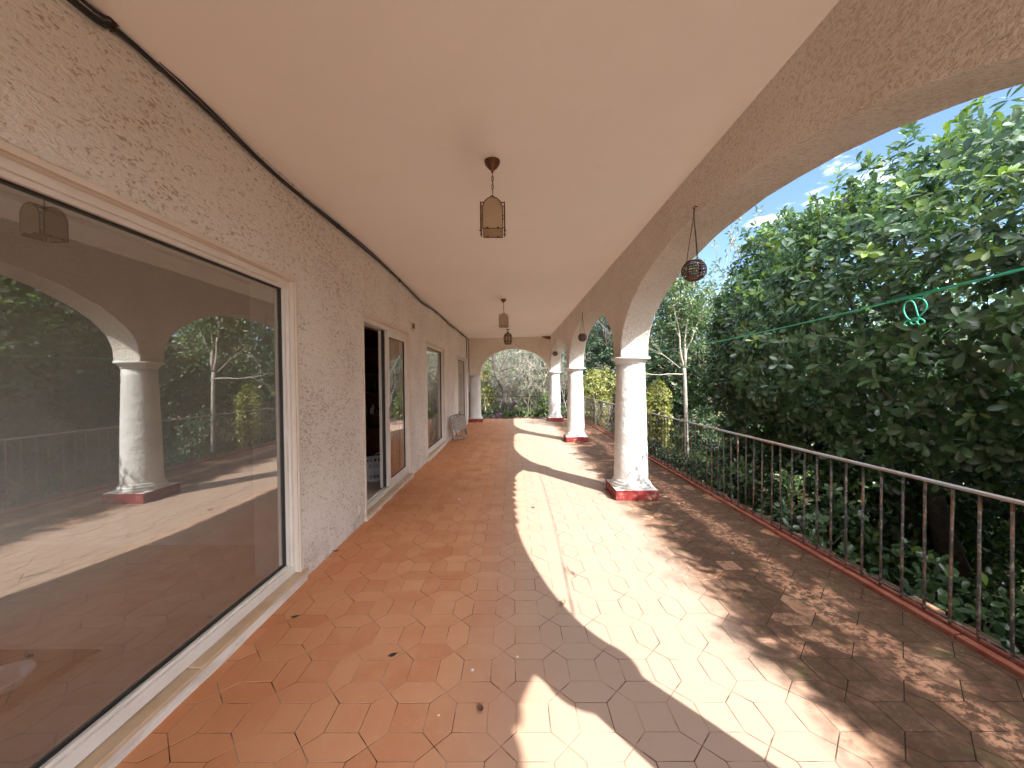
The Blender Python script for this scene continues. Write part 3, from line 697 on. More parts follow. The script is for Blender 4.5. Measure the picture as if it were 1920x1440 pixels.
for sg in (-1, 1):
    s = MB(); s.sm = True; s.tube([(.05*q, sg*(.235+.004*math.cos(q)), .285+.05*math.sqrt(max(0,1-(q/1.6)**2))) for q in np.linspace(-1.6,1.6,11)], .008, 8); o = s.build('handle', M['white_plastic']); o.parent = e
e = empty('display_cabinet', (-2.6, 6.75, .056), 'dark wooden cabinet with open bottle shelves inside the doorway', 'cabinet')
def at_cab(mb, nm, bev=.004):
    o_ = mb.build(nm, M['wood'], None, bev); o_.parent = e; return o_
s = MB(); s.box(-.9,.66,.30,.33,0,2.35); at_cab(s, 'back_panel')
for x in (-.9,.62): s = MB(); s.box(x,x+.04,-.1,.30,0,2.35); at_cab(s, 'side_panel')
s = MB(); s.box(-.86,.62,-.14,.298,0,.62); at_cab(s, 'base')
SH = [.82, 1.20, 1.56, 2.02]
for z in SH: s = MB(); s.box(-.859,.619,-.09,.299,z,z+.035 if z != 1.56 else z+.014); o = at_cab(s, 'shelf'); 
s = MB(); s.box(-.86,.62,-.11,.298,2.22,2.35); at_cab(s, 'cornice')
BT = []
def bottle(kind):
    s = MB(); s.sm = True
    pr = {0: [(.03,0),(.036,.004),(.036,.16),(.03,.19),(.013,.215),(.013,.27),(.016,.275),(.016,.285)], 1: [(.03,0),(.034,.002),(.006,.01),(.005,.09),(.02,.105),(.036,.14),(.034,.19),(.031,.2)], 2: [(.045,0),(.055,.02),(.058,.06),(.04,.10),(.016,.12),(.015,.15),(.022,.16)]}[kind]
    s.lathe(pr, 18); return s
k = 0
for z in SH[:3]:
    for x in np.arange(-.35,.58,.105):
        kd = random.choice((0,0,1,2)); nm = ('glass_bottle','wine_glass','glass_decanter')[kd]
        o = bottle(kd).build(nm, random.choice((M['bottleglass'], M['bottleglass'], M['white_plastic'] if kd == 2 else M['bottleglass'])))
        o.location = (-2.6+x+random.gauss(0,.012), 6.75+.03+random.gauss(0,.03), .056+z+(.0355 if z != 1.56 else .0145))
        tag(o, ('tall clear bottle in the row on the dark indoor shelves', 'stemmed glass among the bottles on the dark indoor shelves', 'squat round decanter on the dark indoor shelves')[kd], ('bottle','glass','decanter')[kd], ('bottles on the indoor shelves','stemmed glasses on the indoor shelves','decanters on the indoor shelves')[kd])
s = MB(); s.box(-3.6,-2.24,.2,2.02,.0555,.066); tag(s.build('rug', M['rug'], None, .003), 'dark flat rug on the indoor floor behind the big window', 'rug')
s = MB(); s.sm = True; s.lathe([(.05,0),(.075,.003),(.098,.03),(.112,.052),(.116,.056),(.108,.060),(.078,.045),(.066,.02),(.02,.012)], 40); o = s.build('white_bowl', M['white_plastic']); o.location = (-2.425, 1.745, .067); tag(o, 'white rimmed bowl on the indoor rug at the picture edge', 'bowl')

# ------------------------------------------------------------------ folded chairs by the far window
def folded_chair(loc, rz, label, seatm):
    e = empty('folding_chair', loc, label, 'folding chair'); e.rotation_euler = (0, 0, rz)
    lean = .20
    def pt(x, s_, off=0.): return (x, off+s_*math.sin(lean), s_*math.cos(lean))
    def at(mb, nm, m): o_ = mb.build(nm, m); o_.parent = e; return o_
    for sg, off in ((-1,0.),(1,.035)):
        w_ = .19 if sg < 0 else .165
        s = MB(); s.sm = True; s.tube(smooth_path([pt(-w_,.0,off),pt(-w_,.3,off),pt(-w_*.97,.56,off),pt(-w_*.6,.63,off),pt(w_*.6,.63,off),pt(w_*.97,.56,off),pt(w_,.3,off),pt(w_,0,off)], 5), .0115, 8); at(s, 'frame_tube', M['greywood'])
        s = MB(); s.sm = True; s.tube([pt(-w_,.07,off), pt(w_,.07,off)], .009, 8); at(s, 'crossbar', M['greywood'])
    s = MB(); V = []; nn = 24
    for d_ in (-.045,-.020):
        for k in range(nn):
            a_ = 2*PI*k/nn; cx_ = math.copysign(abs(math.cos(a_))**.5, math.cos(a_)); sy_ = math.copysign(abs(math.sin(a_))**.5, math.sin(a_)); V.append(pt(.175*cx_, .43+.17*sy_, d_))
    s.add(V, [tuple(range(nn)), tuple(range(2*nn-1,nn-1,-1))]+[(k,nn+k,nn+(k+1)%nn,(k+1)%nn) for k in range(nn)]); at(s, 'seat', seatm)
    return e
folded_chair((-1.335, 9.35, .0), math.radians(62), 'grey folding chair leaning folded on the wall, one with the wider seat in front', M['greywood'])
folded_chair((-1.30, 9.72, .0), math.radians(55), 'second folded grey chair tucked behind the first one', M['greywood'])
s = MB(); s.sm = True; s.tube([(-1.565,10.95,.60),(-1.27,10.35,.012)], .014, 8); tag(s.build('wooden_stick', M['wood']), 'brown wooden stick leaning on the wall past the folded chairs', 'stick')

# ------------------------------------------------------------------ litter
def leaf_litter(x, y, L, rz, mat, label, curl=.5, nm='fallen_leaf', cat='leaf'):
    s = MB(); s.sm = True; n = 6; V = []
    for k in range(n+1):
        u = k/n; wv = L*.28*math.sin(PI*min(1,u*1.02))**.8+.0006
        for sg in (-1,0,1): V.append((L*(u-.5), sg*wv, .002+L*curl*(.35*(2*u-1)**2+.25*abs(sg))))
    Fq = [(k*3+q, k*3+q+1, k*3+4+q, k*3+3+q) for k in range(n) for q in range(2)]
    s.add(V, Fq); s.tube([(L*.5,0,.002+L*curl*.35),(L*.72,.01*L,.004)], .0008, 4)
    o_ = s.build(nm, mat); o_.location = (x,y,.001); o_.rotation_euler = (0,0,rz); return tag(o_, label, cat)
def floor_at(px, py):
    d = fw+r2*((px-956.515)/F)-u2*((py-725.184)/F); t_ = -1.5/d.z; return d.x*t_, d.y*t_
for px_, py_, L, rz, mat, lb, cu in ((901,1330,.046,2.0,'dryleaf','curled brown leaf on a square tile in the shade',.4),(553,1158,.045,.4,'blackleaf','small blackened leaf near the picture window sill',.3),(736,1229,.05,.5,'blackleaf','thin black twig-like leaf lying between tiles in the shade',.1),(1056,1134,.055,1.2,'paleleaf','pale dry curled leaf on the sunlit tiles',.9),(629,1035,.05,.2,'dryleaf','reddish dry leaf against the foot of the long wall',.5),(1000,953,.05,2.2,'dryleaf','tiny tan leaf on the sunlit tiles before the nearest column',.6)):
    x, y = floor_at(px_, py_); leaf_litter(x, y, L, rz, M[mat], lb, cu)
for px_, py_, r_, mat, lb in ((886,1257,.011,'paint_chip','white paint chip on a shaded square tile'),(970,1232,.008,'paint_chip','small white paint chip at the edge of the column shadow'),(823,1342,.006,'paint_chip','tiny white speck of paint on the nearest shaded tiles'),(1374,1038,.012,'teal','teal plastic scrap on the mossy tiles'),(861,936,.02,'paint_chip','flat white paper scrap on the far shaded tiles')):
    x, y = floor_at(px_, py_); s = MB(); V = [(r_*(.7+.5*random.random())*math.cos(a_), r_*(.5+.4*random.random())*math.sin(a_)) for a_ in np.linspace(0,2*PI,8)[:-1]]
    s.add([(a_,b_,.0) for a_,b_ in V]+[(a_*.9,b_*.9,.003) for a_,b_ in V], [tuple(range(7,14))]+[(k,(k+1)%7,7+(k+1)%7,7+k) for k in range(7)])
    o = s.build('paint_chip' if mat == 'paint_chip' else 'plastic_scrap', M[mat]); o.location = (x,y,.001); tag(o, lb, 'debris')

# ------------------------------------------------------------------ garden
def at(px_, py_, y):
    d = fw+r2*((px_-956.515)/F)-u2*((py_-725.184)/F); t_ = y/d.y; return np.array((d.x*t_, y, 1.5+d.z*t_))
sst = lambda a, b, x: (lambda u: u*u*(3-2*u))(np.clip((x-a)/(b-a), 0, 1))
def gz(x, y):
    z = -1.15+1.0*sst(14.6, 15.4, y)*sst(6, 3, x)+.35*sst(9, 15, y)*sst(2.8, 3.5, x)+7.*sst(19, 60, y)+3.*sst(12, 60, x)
    return z+.06*np.sin(1.7*x+.6)*np.sin(1.3*y)+.03*np.sin(4.1*x+2.3*y)
def ground():
    xs = np.unique(np.concatenate([np.linspace(-300,-14,12), np.linspace(-12,20,65), np.linspace(24,300,14)]))
    ys_ = np.unique(np.concatenate([np.linspace(-300,-24,12), np.linspace(-20,32,105), np.linspace(36,300,14)]))
    Xg, Yg = np.meshgrid(xs, ys_, indexing='ij'); Zg = gz(Xg, Yg)
    inside = (Xg > -12) & (Xg < 2.62) & (Yg < 14.7) & (Yg > -8); Zg = np.where(inside, np.minimum(Zg, -1.2), Zg)
    mb = MB(); mb.sm = True; ny = len(ys_)
    mb.v = list(map(tuple, np.stack([Xg, Yg, Zg], -1).reshape(-1, 3).tolist()))
    for i in range(len(xs)-1):
        for j in range(ny-1):
            mb.f.append((i*ny+j, (i+1)*ny+j, (i+1)*ny+j+1, i*ny+j+1)); mb.m.append(0); mb.s.append(True)
    return tag(mb.build('ground', M['soil']), None, None, None, 'structure')
ground()

def norm(a): return a/(np.linalg.norm(a, axis=-1, keepdims=True)+1e-9)
def leaf_mesh(name, mat, base, direc, nrm, L, W, tone, st, wd, curl, fold, parent=None):
    """one mesh of many separate leaves; st/wd: stations along the leaf and their half widths"""
    n = len(base); k = len(st); st = np.array(st); wd = np.array(wd)
    direc = norm(direc); side = norm(np.cross(direc, nrm)); up = np.cross(side, direc)
    V = np.zeros((n, k, 3, 3), np.float32)
    for i in range(k):
        c = base+direc*(L*st[i])[:, None]-up*(L*curl*(st[i]**2))[:, None]
        for j, sg in enumerate((-1, 0, 1)):
            V[:, i, j] = c+side*(sg*W*wd[i])[:, None]+up*(abs(sg)*W*wd[i]*fold)[:, None]
    q = np.array([(i*3+j, i*3+j+1, i*3+4+j, i*3+3+j) for i in range(k-1) for j in range(2)], np.int32)
    nq = len(q); idx = (np.arange(n, dtype=np.int32)[:, None, None]*(3*k)+q[None]).reshape(-1)
    me = bpy.data.meshes.new(name); me.vertices.add(n*3*k); me.vertices.foreach_set('co', V.reshape(-1))
    me.loops.add(len(idx)); me.loops.foreach_set('vertex_index', idx)
    me.polygons.add(n*nq); me.polygons.foreach_set('loop_start', np.arange(0, len(idx), 4, dtype=np.int32)); me.polygons.foreach_set('loop_total', np.full(n*nq, 4, np.int32))
    me.polygons.foreach_set('use_smooth', np.ones(n*nq, bool)); me.materials.append(mat); me.update()
    a = me.attributes.new('tone', 'FLOAT', 'FACE'); a.data.foreach_set('value', np.repeat(tone, nq).astype(np.float32)); me.validate()
    o = bpy.data.objects.new(name, me); COL.objects.link(o)
    if parent is not None: o.parent = parent; o.matrix_parent_inverse = Matrix.Translation(-Vector(parent.location))
    return o
OBOV = ([0,.22,.52,.82,1.], [.06,.42,.88,.86,.10]); LANC = ([0,.35,.7,1.], [.1,.8,.75,.05]); QUAD = ([0,.5,1.], [.12,1.,.12])
def rosettes(p, axis, k, L, spread=(.75,1.6), tone=None, jit=.012):
    """k leaves round every twig tip p pointing along axis"""
    n = len(p); axis = norm(axis); u = norm(np.cross(axis, norm(rng.normal(size=(n,3))))); v = np.cross(axis, u)
    B, Dr, Nn, LL, TT = [], [], [], [], []
    ph0 = rng.random(n)*6.28
    for i in range(k):
        ph = ph0+i*2.399+rng.normal(0,.25,n); th = spread[0]+(spread[1]-spread[0])*(i/max(1,k-1))+rng.normal(0,.18,n)
        per = u*np.cos(ph)[:,None]+v*np.sin(ph)[:,None]
        d = axis*np.cos(th)[:,None]+per*np.sin(th)[:,None]; nn = axis*np.sin(th)[:,None]-per*np.cos(th)[:,None]+rng.normal(0,.22,(n,3))
        d[:,2] -= .12
        B.append(p-axis*(L*.35*i/k)[:,None]+rng.normal(0,jit,(n,3))); Dr.append(d); Nn.append(nn); LL.append(L*rng.uniform(.7,1.12,n)); TT.append(tone+rng.normal(0,.08,n))
    return [np.concatenate(q) for q in (B, Dr, Nn, LL, TT)]
def shell(lobes, n, r0, r1, lump=.10, freq=3.):
    """points in the outer layer of a union of ellipsoids, with outward normals"""
    lobes = [(np.array(c, float), np.array(r, float)) for c, r in lobes]
    wts = np.array([(r[0]*r[1]+r[1]*r[2]+r[0]*r[2]) for _, r in lobes]); wts = wts/wts.sum(); Pp, Nn = [], []
    ph = rng.random((6,3))*6.28; kv = rng.normal(size=(6,3))*freq
    for (c, r), wt in zip(lobes, wts):
        m = int(n*wt); d = norm(rng.normal(size=(m,3)))
        lp = sum(np.sin((d*r)@kv[i]+ph[i,0]) for i in range(6))/6
        s_ = (rng.uniform(r0**2, r1**2, m)**.5)*(1+lump*lp*1.8)
        p = c+d*r*s_[:,None]; nn = norm(d/r)
        ok = np.ones(m, bool)
        for (c2, rr) in lobes:
            if c2 is c: continue
            ok &= (((p-c2)/rr)**2).sum(1) > r0**2*.9
        Pp.append(p[ok]); Nn.append(nn[ok])
    return np.concatenate(Pp), np.concatenate(Nn)
def limb(p, d, L, r, depth, out, tips, wig=.25, up=.1, kids=(2,4), shrink=.68, rmin=.003, ang=(.4,.9), seg=5):
    p = np.array(p, float); d = norm(np.array(d, float)); pts = [p.copy()]; rs = [r]
    for i in range(seg):
        d = norm(d+rng.normal(0, wig, 3)*.5+np.array((0,0,up*.3))); p = p+d*L/seg; pts.append(p.copy()); rs.append(max(rmin, r*(1-.55*(i+1)/seg)))
    out.append((pts, rs))
    if depth <= 0: tips.append((pts[-1], d)); return
    for k in range(rng.integers(kids[0], kids[1]+1)):
        i = seg if k == 0 else rng.integers(max(1, seg//3), seg+1)
        q = norm(np.cross(d, rng.normal(size=3))); a_ = rng.uniform(*ang)
        limb(pts[i], d*math.cos(a_)+q*math.sin(a_), L*shrink*rng.uniform(.75,1.15), max(rmin, rs[i]*.72), depth-1, out, tips, wig, up, kids, shrink, rmin, ang, seg)
def limbs_mesh(out, name, mat, parent, n0=8):
    mb = MB(); mb.sm = True
    for pts, rs in out: mb.tube(pts, rs, n0 if rs[0] > .03 else (5 if rs[0] > .01 else 4), cap=rs[0] > .03)
    return mb.build(name, mat, parent)

# --- the big glossy tree beside the railing
LITB = np.array([(4.54,.95),(3.9,.93),(3.54,.90),(3.09,.88),(2.99,1.05),(2.86,1.24),(2.67,1.26),(2.4,1.12),(2.12,1.26),(1.99,1.46),(1.65,1.47),(1.4,1.58),(0,2.0)])[::-1]
def sun_keep(p, s_=.06):
    """twigs that would shade the sunlit tiles and columns were pruned away"""
    t_ = p[:,2]/SUN[2]; f = p-SUN*t_[:,None]; xb = np.interp(f[:,1], LITB[:,0], LITB[:,1])
    xb = np.where(f[:,1] > 4.6, 1.18+.18*np.sin(f[:,1]*2.1)+.08*np.sin(f[:,1]*7), xb)
    xb = xb+rng.normal(0, s_, len(p))+.07*np.sin(f[:,1]*13)
    ok = ~((f[:,0] > -.6) & (f[:,0] < xb) & (f[:,1] < 13.6))
    t_ = (p[:,0]-1.52)/SUN[0]; g = p-SUN*t_[:,None]
    for yc, zb_ in ((.47,.3),(4.94,.42),(9.3,.40)): ok &= ~((abs(g[:,1]-yc) < .36) & (g[:,2] > zb_) & (g[:,2] < 2.3))
    return ok
E_ = empty('glossy_tree', (5.1, 4.1, gz(5.1, 4.1)), 'big round tree of glossy dark green leaves crowding the railing', 'tree')
LOB = [((5.25,4.3,2.05),(2.35,3.75,2.05)), ((5.1,6.2,1.9),(1.7,1.7,2.5)), ((4.9,.7,1.9),(1.85,1.7,2.05)), ((6.3,2.3,2.7),(2.0,2.2,1.5)), ((4.6,-.75,1.8),(1.75,1.5,1.95))]
def big_crown():
    p, n_ = shell(LOB, 22000, .80, 1.03, .10, 2.2); p2, n2 = shell(LOB, 3500, .5, .8, .1)
    p = np.concatenate([p, p2]); n_ = np.concatenate([n_, n2])
    zb = np.interp(p[:,1], [-1,2.2,3.6,5.2,6.5,8.5], [.55,.55,.5,.3,.0,.1])+rng.normal(0,.14,len(p))
    ok = (p[:,2] > zb) & (p[:,0] > 2.78) & ((n_[:,0] < .45) | (rng.random(len(p)) < .35))
    p, n_ = p[ok], n_[ok]; ok = sun_keep(p); p, n_ = p[ok], n_[ok]
    ax = norm(n_+np.array((0,0,.45))+rng.normal(0,.38,p.shape))
    tone = rng.uniform(0,.62,len(p)); young = (rng.random(len(p)) < np.clip(.06+.42*n_[:,2], .03, .45)); tone = np.where(young, rng.uniform(.74,1,len(p)), tone)
    L = np.where(young, .10, .117)*rng.uniform(.85,1.2,len(p))
    return p, ax, rosettes(p, ax, 8, L, (.55,1.75), tone)
p, ax, (B, Dr, Nn, LL, TT) = big_crown()
leaf_mesh('crown', M['glossy'], B, Dr, Nn, LL, LL*.235, TT, *OBOV, .14, .22, E_)
out, tips = [], []
for a_, l_ in (((-.25,.1,1),2.4),((.35,-.3,1),2.6),((.05,.55,.9),2.6)): limb((5.1+a_[0]*.3,4.1+a_[1]*.3,gz(5.1,4.1)-.1), a_, l_, .13, 4, out, tips, .25, .1, (2,4), .74)
for i in rng.choice(len(p), 900, False):
    c = p[i]-ax[i]*.42*rng.uniform(.6,1.2)+rng.normal(0,.06,3); m_ = (c+p[i])/2+rng.normal(0,.02,3); out.append(([c, m_, p[i]], [.006,.0045,.003]))
out = [q for q in out if all(2.95 < v[0] and v[2] < 3.7 for v in q[0]) and (q[1][0] > .07 or sun_keep(np.array(q[0]), .01).all())]
limbs_mesh(out, 'trunk', M['darkbark'], E_)

# --- generic leafy plants
def leafy(name, cat, label, group, x, y, lobes, mat, n, L, ratio=.3, k=6, shape=LANC, bark='darkbark', trunk=None, tone=(0,.75), lump=.16, r0=.55, upb=.4, freq=4., spread=(.5,1.6), young=.12, sky=None, nb=260, lean=(0,0)):
    z = float(gz(x, y)); e = empty(name, (x, y, z), label, cat, group)
    lobes = [((x+c[0], y+c[1], z+c[2]), r) for c, r in lobes]
    p_, n_ = shell(lobes, n, r0, 1.05, lump, freq); ok = sun_keep(p_)
    if sky is not None: ok &= sky(p_)
    p_, n_ = p_[ok & (p_[:,2] > z+.03)], n_[ok & (p_[:,2] > z+.03)]
    a_ = norm(n_+np.array((0,0,upb))+rng.normal(0,.4,p_.shape)); tn = rng.uniform(*tone, len(p_)); tn = np.where(rng.random(len(p_)) < young, rng.uniform(.75,1,len(p_)), tn)
    b_, d_, q_, l_, t_ = rosettes(p_, a_, k, np.full(len(p_), L)*rng.uniform(.8,1.2,len(p_)), spread, tn, .02)
    leaf_mesh('crown', mat, b_, d_, q_, l_, l_*ratio, t_, *shape, .12, .2, e)
    o_, t2 = [], []
    if trunk: 
        H_, r_ = trunk; limb((x,y,z-.1), (lean[0],lean[1],1), H_, r_, 3, o_, t2, .22, .25, (2,4), .6)
    for i in rng.choice(len(p_), min(nb, len(p_)), False):
        c = np.array(lobes[0][0]); q = p_[i]; s_ = c+(q-c)*rng.uniform(.35,.6); o_.append(([s_, (s_+q)/2+rng.normal(0,.03,3), q], [.009,.006,.003]))
    limbs_mesh(o_, 'trunk', M[bark], e, 7); return e
def bare(name, label, group, x, y, d, H_, r_, depth, bark, seed_up=.2, kids=(2,4), leaf=None, wig=.35, cat='tree', ang=(.35,.85), shrink=.66):
    z = float(gz(x, y)); e = empty(name, (x, y, z), label, cat, group); o_, t_ = [], []
    limb((x,y,z-.1), d, H_, r_, depth, o_, t_, wig, seed_up, kids, shrink, .0035, ang, 6)
    limbs_mesh(o_, 'trunk', M[bark], e, 8)
    if leaf and t_:
        mat, L, frac = leaf; q = np.array([a[0] for a in t_]); a_ = np.array([a[1] for a in t_]); s_ = rng.random(len(q)) < frac; q, a_ = q[s_], a_[s_]
        if len(q): leaf_mesh('crown', mat, *(lambda R_: (R_[0], R_[1], R_[2], R_[3], R_[3]*.34, R_[4]))(rosettes(q, a_, 4, np.full(len(q), L), (.6,1.7), rng.uniform(0,1,len(q)))), *QUAD, .15, .2, e)
    return e

# slender pale tree with feathery leaves
x, y = at(1287, 800, 9.8)[:2]; z = float(gz(x, y)); e = empty('slender_tree', (x, y, z), 'slender pale trunked tree with feathery light foliage behind the railing', 'tree')
o_, tips = [], []
o_.append((smooth_path([(x+.02,y,z-.1), at(1288,870,9.8), at(1286,770,9.8), at(1283,690,9.8)], 4), list(np.linspace(.062,.040,13))))
st = at(1283,690,9.8)
for tgt, r_ in ((at(1262,630,9.7), .030), (at(1299,625,9.9), .024), (at(1283,600,9.8), .036)): limb(st, tgt-st, 1.3, r_, 4, o_, tips, .3, .45, (2,3), .72, .003, (.25,.6))
limb(at(1280,702,9.8), at(1208,689,9.6)-at(1280,702,9.8), 1.0, .018, 2, o_, tips, .2, .0, (2,3), .6)
limb(at(1275,690,9.8), at(1215,655,9.6)-at(1275,690,9.8), 1.1, .013, 2, o_, tips, .25, .0, (2,3), .6)
limbs_mesh(o_, 'trunk', M['palebark'], e)
p_, n_ = shell([(tuple(at(1262,560,10)), (1.05,1.0,1.1)), (tuple(at(1300,610,10.4)), (.8,.8,.7))], 1500, .25, 1.05, .25, 4); p_ = np.concatenate([p_, np.array([t_[0] for t_ in tips])]); a_ = norm(rng.normal(size=p_.shape)+np.array((0,0,-.3)))
R_ = rosettes(p_, a_, 6, np.full(len(p_), .11), (.4,1.6), rng.uniform(0,1,len(p_)), .04); leaf_mesh('crown', M['feathery'], *R_[:4], R_[3]*.2, R_[4], *LANC, .2, .15, e)

# yellow-green shrubs
for px_, py_, Y_, r_, lb in ((1110,727,14.2,.5,'small yellow-green shrub beside the thin bare tree'),(1140,725,15.2,.72,'broad yellow-green shrub seen through the middle arch'),(1233,762,10.6,.37,'yellow-green shrub just past the nearest column')):
    c = at(px_, py_, Y_); g_ = float(gz(c[0], c[1])); hh = c[2]-g_
    leafy('yellow_shrub', 'shrub', lb, 'yellow-green shrubs beyond the railing', c[0], c[1], [((0,0,hh),(r_,r_,.55+r_*.35)), ((r_*.45,.1,hh-.55),(r_*.75,r_*.75,.8)), ((-r_*.4,0,hh-.7),(r_*.7,r_*.7,.75))], M['yellow'], 800, .095, .26, 6, LANC, 'twig', (hh*.6,.025), (0,1.), .2, .45)
# thin bare tree in the middle arch
x, y = at(1112, 760, 13.4)[:2]
bare('bare_tree', 'thin dark bare tree with a twiggy head in the middle arch', None, x+.12, y, (0,0,1), 2.6, .045, 5, 'greybark', .05, (3,4), None, .3, 'tree', (.5,1.2), .55)
# conifers
for px_, Y_, H_, R0, lb in ((1122,20.,7.2,1.5,'tall dark conifer rising to the sky gap in the middle arch'),(1160,18.5,5.6,1.3,'lower conifer right of the sky gap in the middle arch'),(1090,23,6.2,1.8,'broad conifer behind the bare twigs of the middle arch')):
    x = at(px_, 600, Y_)[0]; leafy('conifer', 'tree', lb, 'conifers past the railing', x, Y_, [((0,0,H_*.30),(R0,R0,H_*.34)), ((0,0,H_*.55),(R0*.72,R0*.72,H_*.3)), ((.05,0,H_*.8),(R0*.42,R0*.42,H_*.22))], M['conifer'], 3200, .16, .12, 7, QUAD, 'darkbark', (H_*.8,.12), (0,.9), .25, .5, .1)
# evergreen belt
BELT = 'evergreen trees of the belt beyond the garden'; lbB = 'dense evergreen tree in the belt beyond the big glossy tree'
for x, y, H_, R0, mt in ((7.0,14.2,5.6,2.1,'evergreen'),(9.6,11.5,5.2,2.3,'evergreen'),(6.3,18.,5.0,2.2,'conifer'),(10.5,16.,6.2,2.6,'evergreen'),(11.5,6.5,4.6,2.0,'hedge'),(13.,11.,6.,2.6,'evergreen'),(12.5,1.5,4.,2.,'hedge'),(10.5,-4.5,4.2,2.2,'evergreen'),(7.0,-8.5,3.8,2.2,'evergreen')):
    leafy('evergreen_tree', 'tree', lbB, BELT, x, y, [((0,0,H_*.62),(R0,R0,H_*.40)), ((R0*.4,-R0*.3,H_*.38),(R0*.8,R0*.8,H_*.34)), ((-R0*.45,.2,H_*.42),(R0*.7,R0*.7,H_*.36))], M[mt], 2300, .17, .26, 6, QUAD, 'darkbark', (H_*.5,.12), (0,.8), .2, .6, .3, 2.)
# dark shrubs at the foot of the railing
for i, (x, y, r_, h_) in enumerate(((3.5,1.7,.6,1.0),(3.7,3.0,.65,1.1),(3.45,4.3,.6,1.3),(3.5,5.8,.6,1.4),(4.3,2.1,.7,1.3),(3.9,7.2,.6,1.3),(4.9,8.3,.6,1.2),(3.6,8.7,.5,.95),(3.7,10.5,.5,.9),(5.2,10.7,.8,1.5),(5.0,.9,1.0,2.2),(5.9,3.0,1.1,2.4),(6.6,5.4,1.2,2.5),(4.9,-1.2,1.,2.2),(6.8,.6,1.2,2.3),(5.1,5.2,.9,1.9),(3.4,12.2,.45,.9))):
    leafy('glossy_shrub', 'shrub', 'low leafy shrub growing in the shade below the long railing', 'low shrubs below the railing', x, y, [((0,0,h_*.5),(r_,r_,h_*.62))], M['glossy'] if i < 6 or r_ > .85 else M['evergreen'], int(330*max(1,(r_/.6)**2*h_/1.3)), .10, .26, 7, OBOV if i < 6 else LANC, 'twig', None, (0,.65), .2, .5, .5, nb=60)

# --- thicket behind the end railing
OL = 'olive trees on the bank behind the end arch'
for i, (x, y, H_, R0, mt) in enumerate(((-4.6,21.,5.6,1.9,'olive'),(-1.7,22.5,6.2,2.0,'olive'),(1.2,21.5,5.6,1.9,'olive'),(3.6,24.,6.4,2.1,'olive'),(-.2,27.,8.,2.6,'conifer'),(-5.2,27.,8.,2.7,'olive'),(4.6,29.,8.,2.6,'conifer'),(-8.5,23.,7.,2.4,'evergreen'))):
    leafy('olive_tree', 'tree', 'grey-green tree on the bank behind the end arch', OL, x, y, [((0,0,H_*.6),(R0,R0,H_*.42)), ((R0*.3,-.3,H_*.3),(R0*.9,R0*.8,H_*.3)), ((-R0*.4,-.2,H_*.35),(R0*.8,R0*.7,H_*.33))], M[mt], 1700, .13, .2, 6, QUAD, 'greybark', (H_*.55,.13), (0,1.), .3, .35, .1, 3., nb=420)
BT_ = [(912,17.2,(-.06,0,1),2.4,.022,'palebark','thin pale bare sapling beside the half column'),(921,18.6,(.1,0,1),2.8,.03,'palebark','pale bare sapling leaning over the yellow bush'),(957,16.6,(.12,0,1),2.3,.02,'greybark','grey bare sapling above the sawn trunk'),(978,17.4,(-.15,0,1),2.8,.026,'greybark','grey bare tree in the middle of the end arch'),(990,16.2,(.05,0,1),2.1,.018,'palebark','thin pale stem crossing the end railing'),(1006,17.,(.02,0,1),2.8,.03,'palebark','pale forked bare tree on the side near the corner column'),(1022,18.4,(-.1,0,1),2.8,.03,'greybark','grey bare tree close to the corner column'),(966,19.5,(.1,0,1),3.2,.04,'greybark','bare tree standing deep in the thicket behind the crooked trunk'),(1066,17.5,(.05,0,1),2.8,.028,'greybark','bare tree seen between the two far columns'),(935,19.8,(-.1,0,1),3.2,.035,'greybark','bare tree behind the crooked dark trunk'),(998,19.2,(.15,0,1),3.1,.035,'twig','brown bare tree deep in the thicket toward the corner column'),(946,18.2,(.2,0,1),2.7,.024,'twig','brown bare sapling just past the crooked trunk'),(1014,16.5,(-.05,0,1),1.7,.016,'twig','short brown bare stem above the fresh green bush')]
for px_, Y_, d_, H_, r_, bk, lb in BT_:
    x = at(px_, 760, Y_)[0]; bare('bare_tree', lb, 'bare trees in the thicket', x, Y_, d_, H_*.62, r_, 5, bk, .2, (3,4), (M['russet'] if px_ in (957,) else M['olive'], .05, .3 if px_ != 957 else .12), .45, 'tree', (.35,.9), .62)
Y_ = 17.; pts = [at(944,790,Y_), at(946,750,Y_), at(944,728,Y_), at(931,705,Y_), at(926,680,Y_), at(929,660,Y_), at(945,645,Y_)]
e = empty('crooked_tree', tuple(pts[0]), 'crooked dark trunk bending left in the end arch', 'tree'); o_ = [(smooth_path(pts, 4), list(np.linspace(.13,.055,25)))]; tips = []
for i, d_ in ((3,(.6,0,.8)),(4,(-.6,0,.7)),(5,(-.3,-.2,.9)),(6,(.6,0,.6))): limb(pts[i], d_, 1.4, .04, 4, o_, tips, .4, .1, (2,3), .68)
limbs_mesh(o_, 'trunk', M['darkbark'], e)
q = np.array([t_[0] for t_ in tips])[::3]; R_ = rosettes(q, np.array([t_[1] for t_ in tips])[::3], 3, np.full(len(q), .06), (.5,1.7), rng.uniform(0,1,len(q))); leaf_mesh('crown', M['russet'], *R_[:4], R_[3]*.34, R_[4], *QUAD, .15, .2, e)
pts = [at(944,792,15.9), at(950,778,15.9), at(958,764,15.9), at(967,753,15.9)]
e = empty('sawn_trunk', tuple(pts[0]), 'short dark leaning trunk with a pale sawn end behind the railing', 'tree trunk')
mb = MB(); mb.sm = True; mb.tube(smooth_path(pts, 4), list(np.linspace(.11,.085,13)), 12); mb.build('bark', M['darkbark'], e)
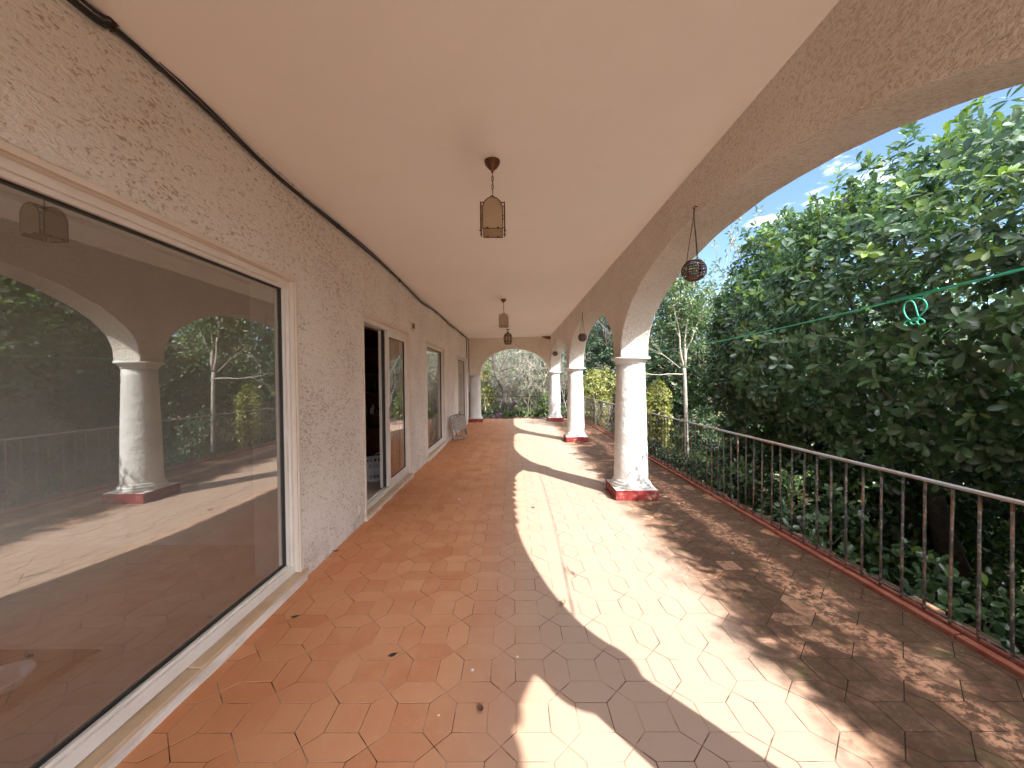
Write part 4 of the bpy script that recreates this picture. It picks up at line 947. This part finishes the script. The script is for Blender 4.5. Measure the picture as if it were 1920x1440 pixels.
d_ = norm(pts[3]-pts[2]); mb = MB(); mb.sm = False; mb.tube([pts[3]+d_*.001, pts[3]+d_*.012], .082, 12); mb.build('cut_face', M['paint_chip'], e)
for px_, py_, Y_, r_, h_, mt, lb in ((1024,765,16.,.36,1.0,'hedge','fresh green bush at the foot of the corner column'),(906,715,17.6,.5,2.4,'yellow','yellow-green bush next to the half column'),(922,712,18.2,.5,2.5,'hedge','green bush behind the pale saplings'),(975,779,15.9,.26,.28,'hedge','low green tuft under the end railing, in the middle'),(952,776,15.6,.22,.32,'hedge','small green tuft beside the pink flowers'),(1000,780,16.2,.26,.3,'hedge','low green tuft nearer the corner bush')):
    c = at(px_, py_, Y_); leafy('green_bush', 'bush', lb, 'bushes behind the end railing', c[0], Y_, [((0,0,h_*.55),(r_,r_,h_*.5))], M[mt], 420, .075, .3, 6, QUAD, 'twig', None, (0,1.), .25, .4, .4, nb=80)
c = at(934, 776, 15.5); leafy('pink_flowers', 'flowers', 'clump of pink flowers low behind the end railing', None, c[0], c[1], [((0,0,.2),(.13,.12,.16)),((.12,0,.12),(.1,.1,.12)),((-.16,0,.15),(.09,.09,.1))], M['pinkflower'], 130, .022, .4, 5, QUAD, 'twig', None, (0,1.), .2, .3, .5, nb=30)
# --- ground cover
def cover(name, n, x0, x1, y0, y1, mat, L, hmax):
    x = rng.uniform(x0, x1, n); y = rng.uniform(y0, y1, n); p_ = np.stack([x, y, gz(x, y)+rng.random(n)**2*hmax], -1)
    a_ = norm(rng.normal(0,.5,(n,3))+np.array((0,0,1.))); R_ = rosettes(p_, a_, 5, np.full(n, L)*rng.uniform(.6,1.3,n), (.5,1.7), rng.uniform(0,.9,n), .03)
    tag(leaf_mesh(name, mat, *R_[:4], R_[3]*.28, R_[4], *QUAD, .2, .2), None, None, None, 'stuff')
cover('ground_cover_leaves', 4200, 2.75, 8., 0., 15., M['hedge'], .10, .22)
cover('ground_cover_leaves', 3600, -7., 6., 15.1, 20.5, M['olive'], .11, .35)
cover('ground_cover_leaves', 2600, 8., 15., -6., 20., M['hedge'], .14, .2)
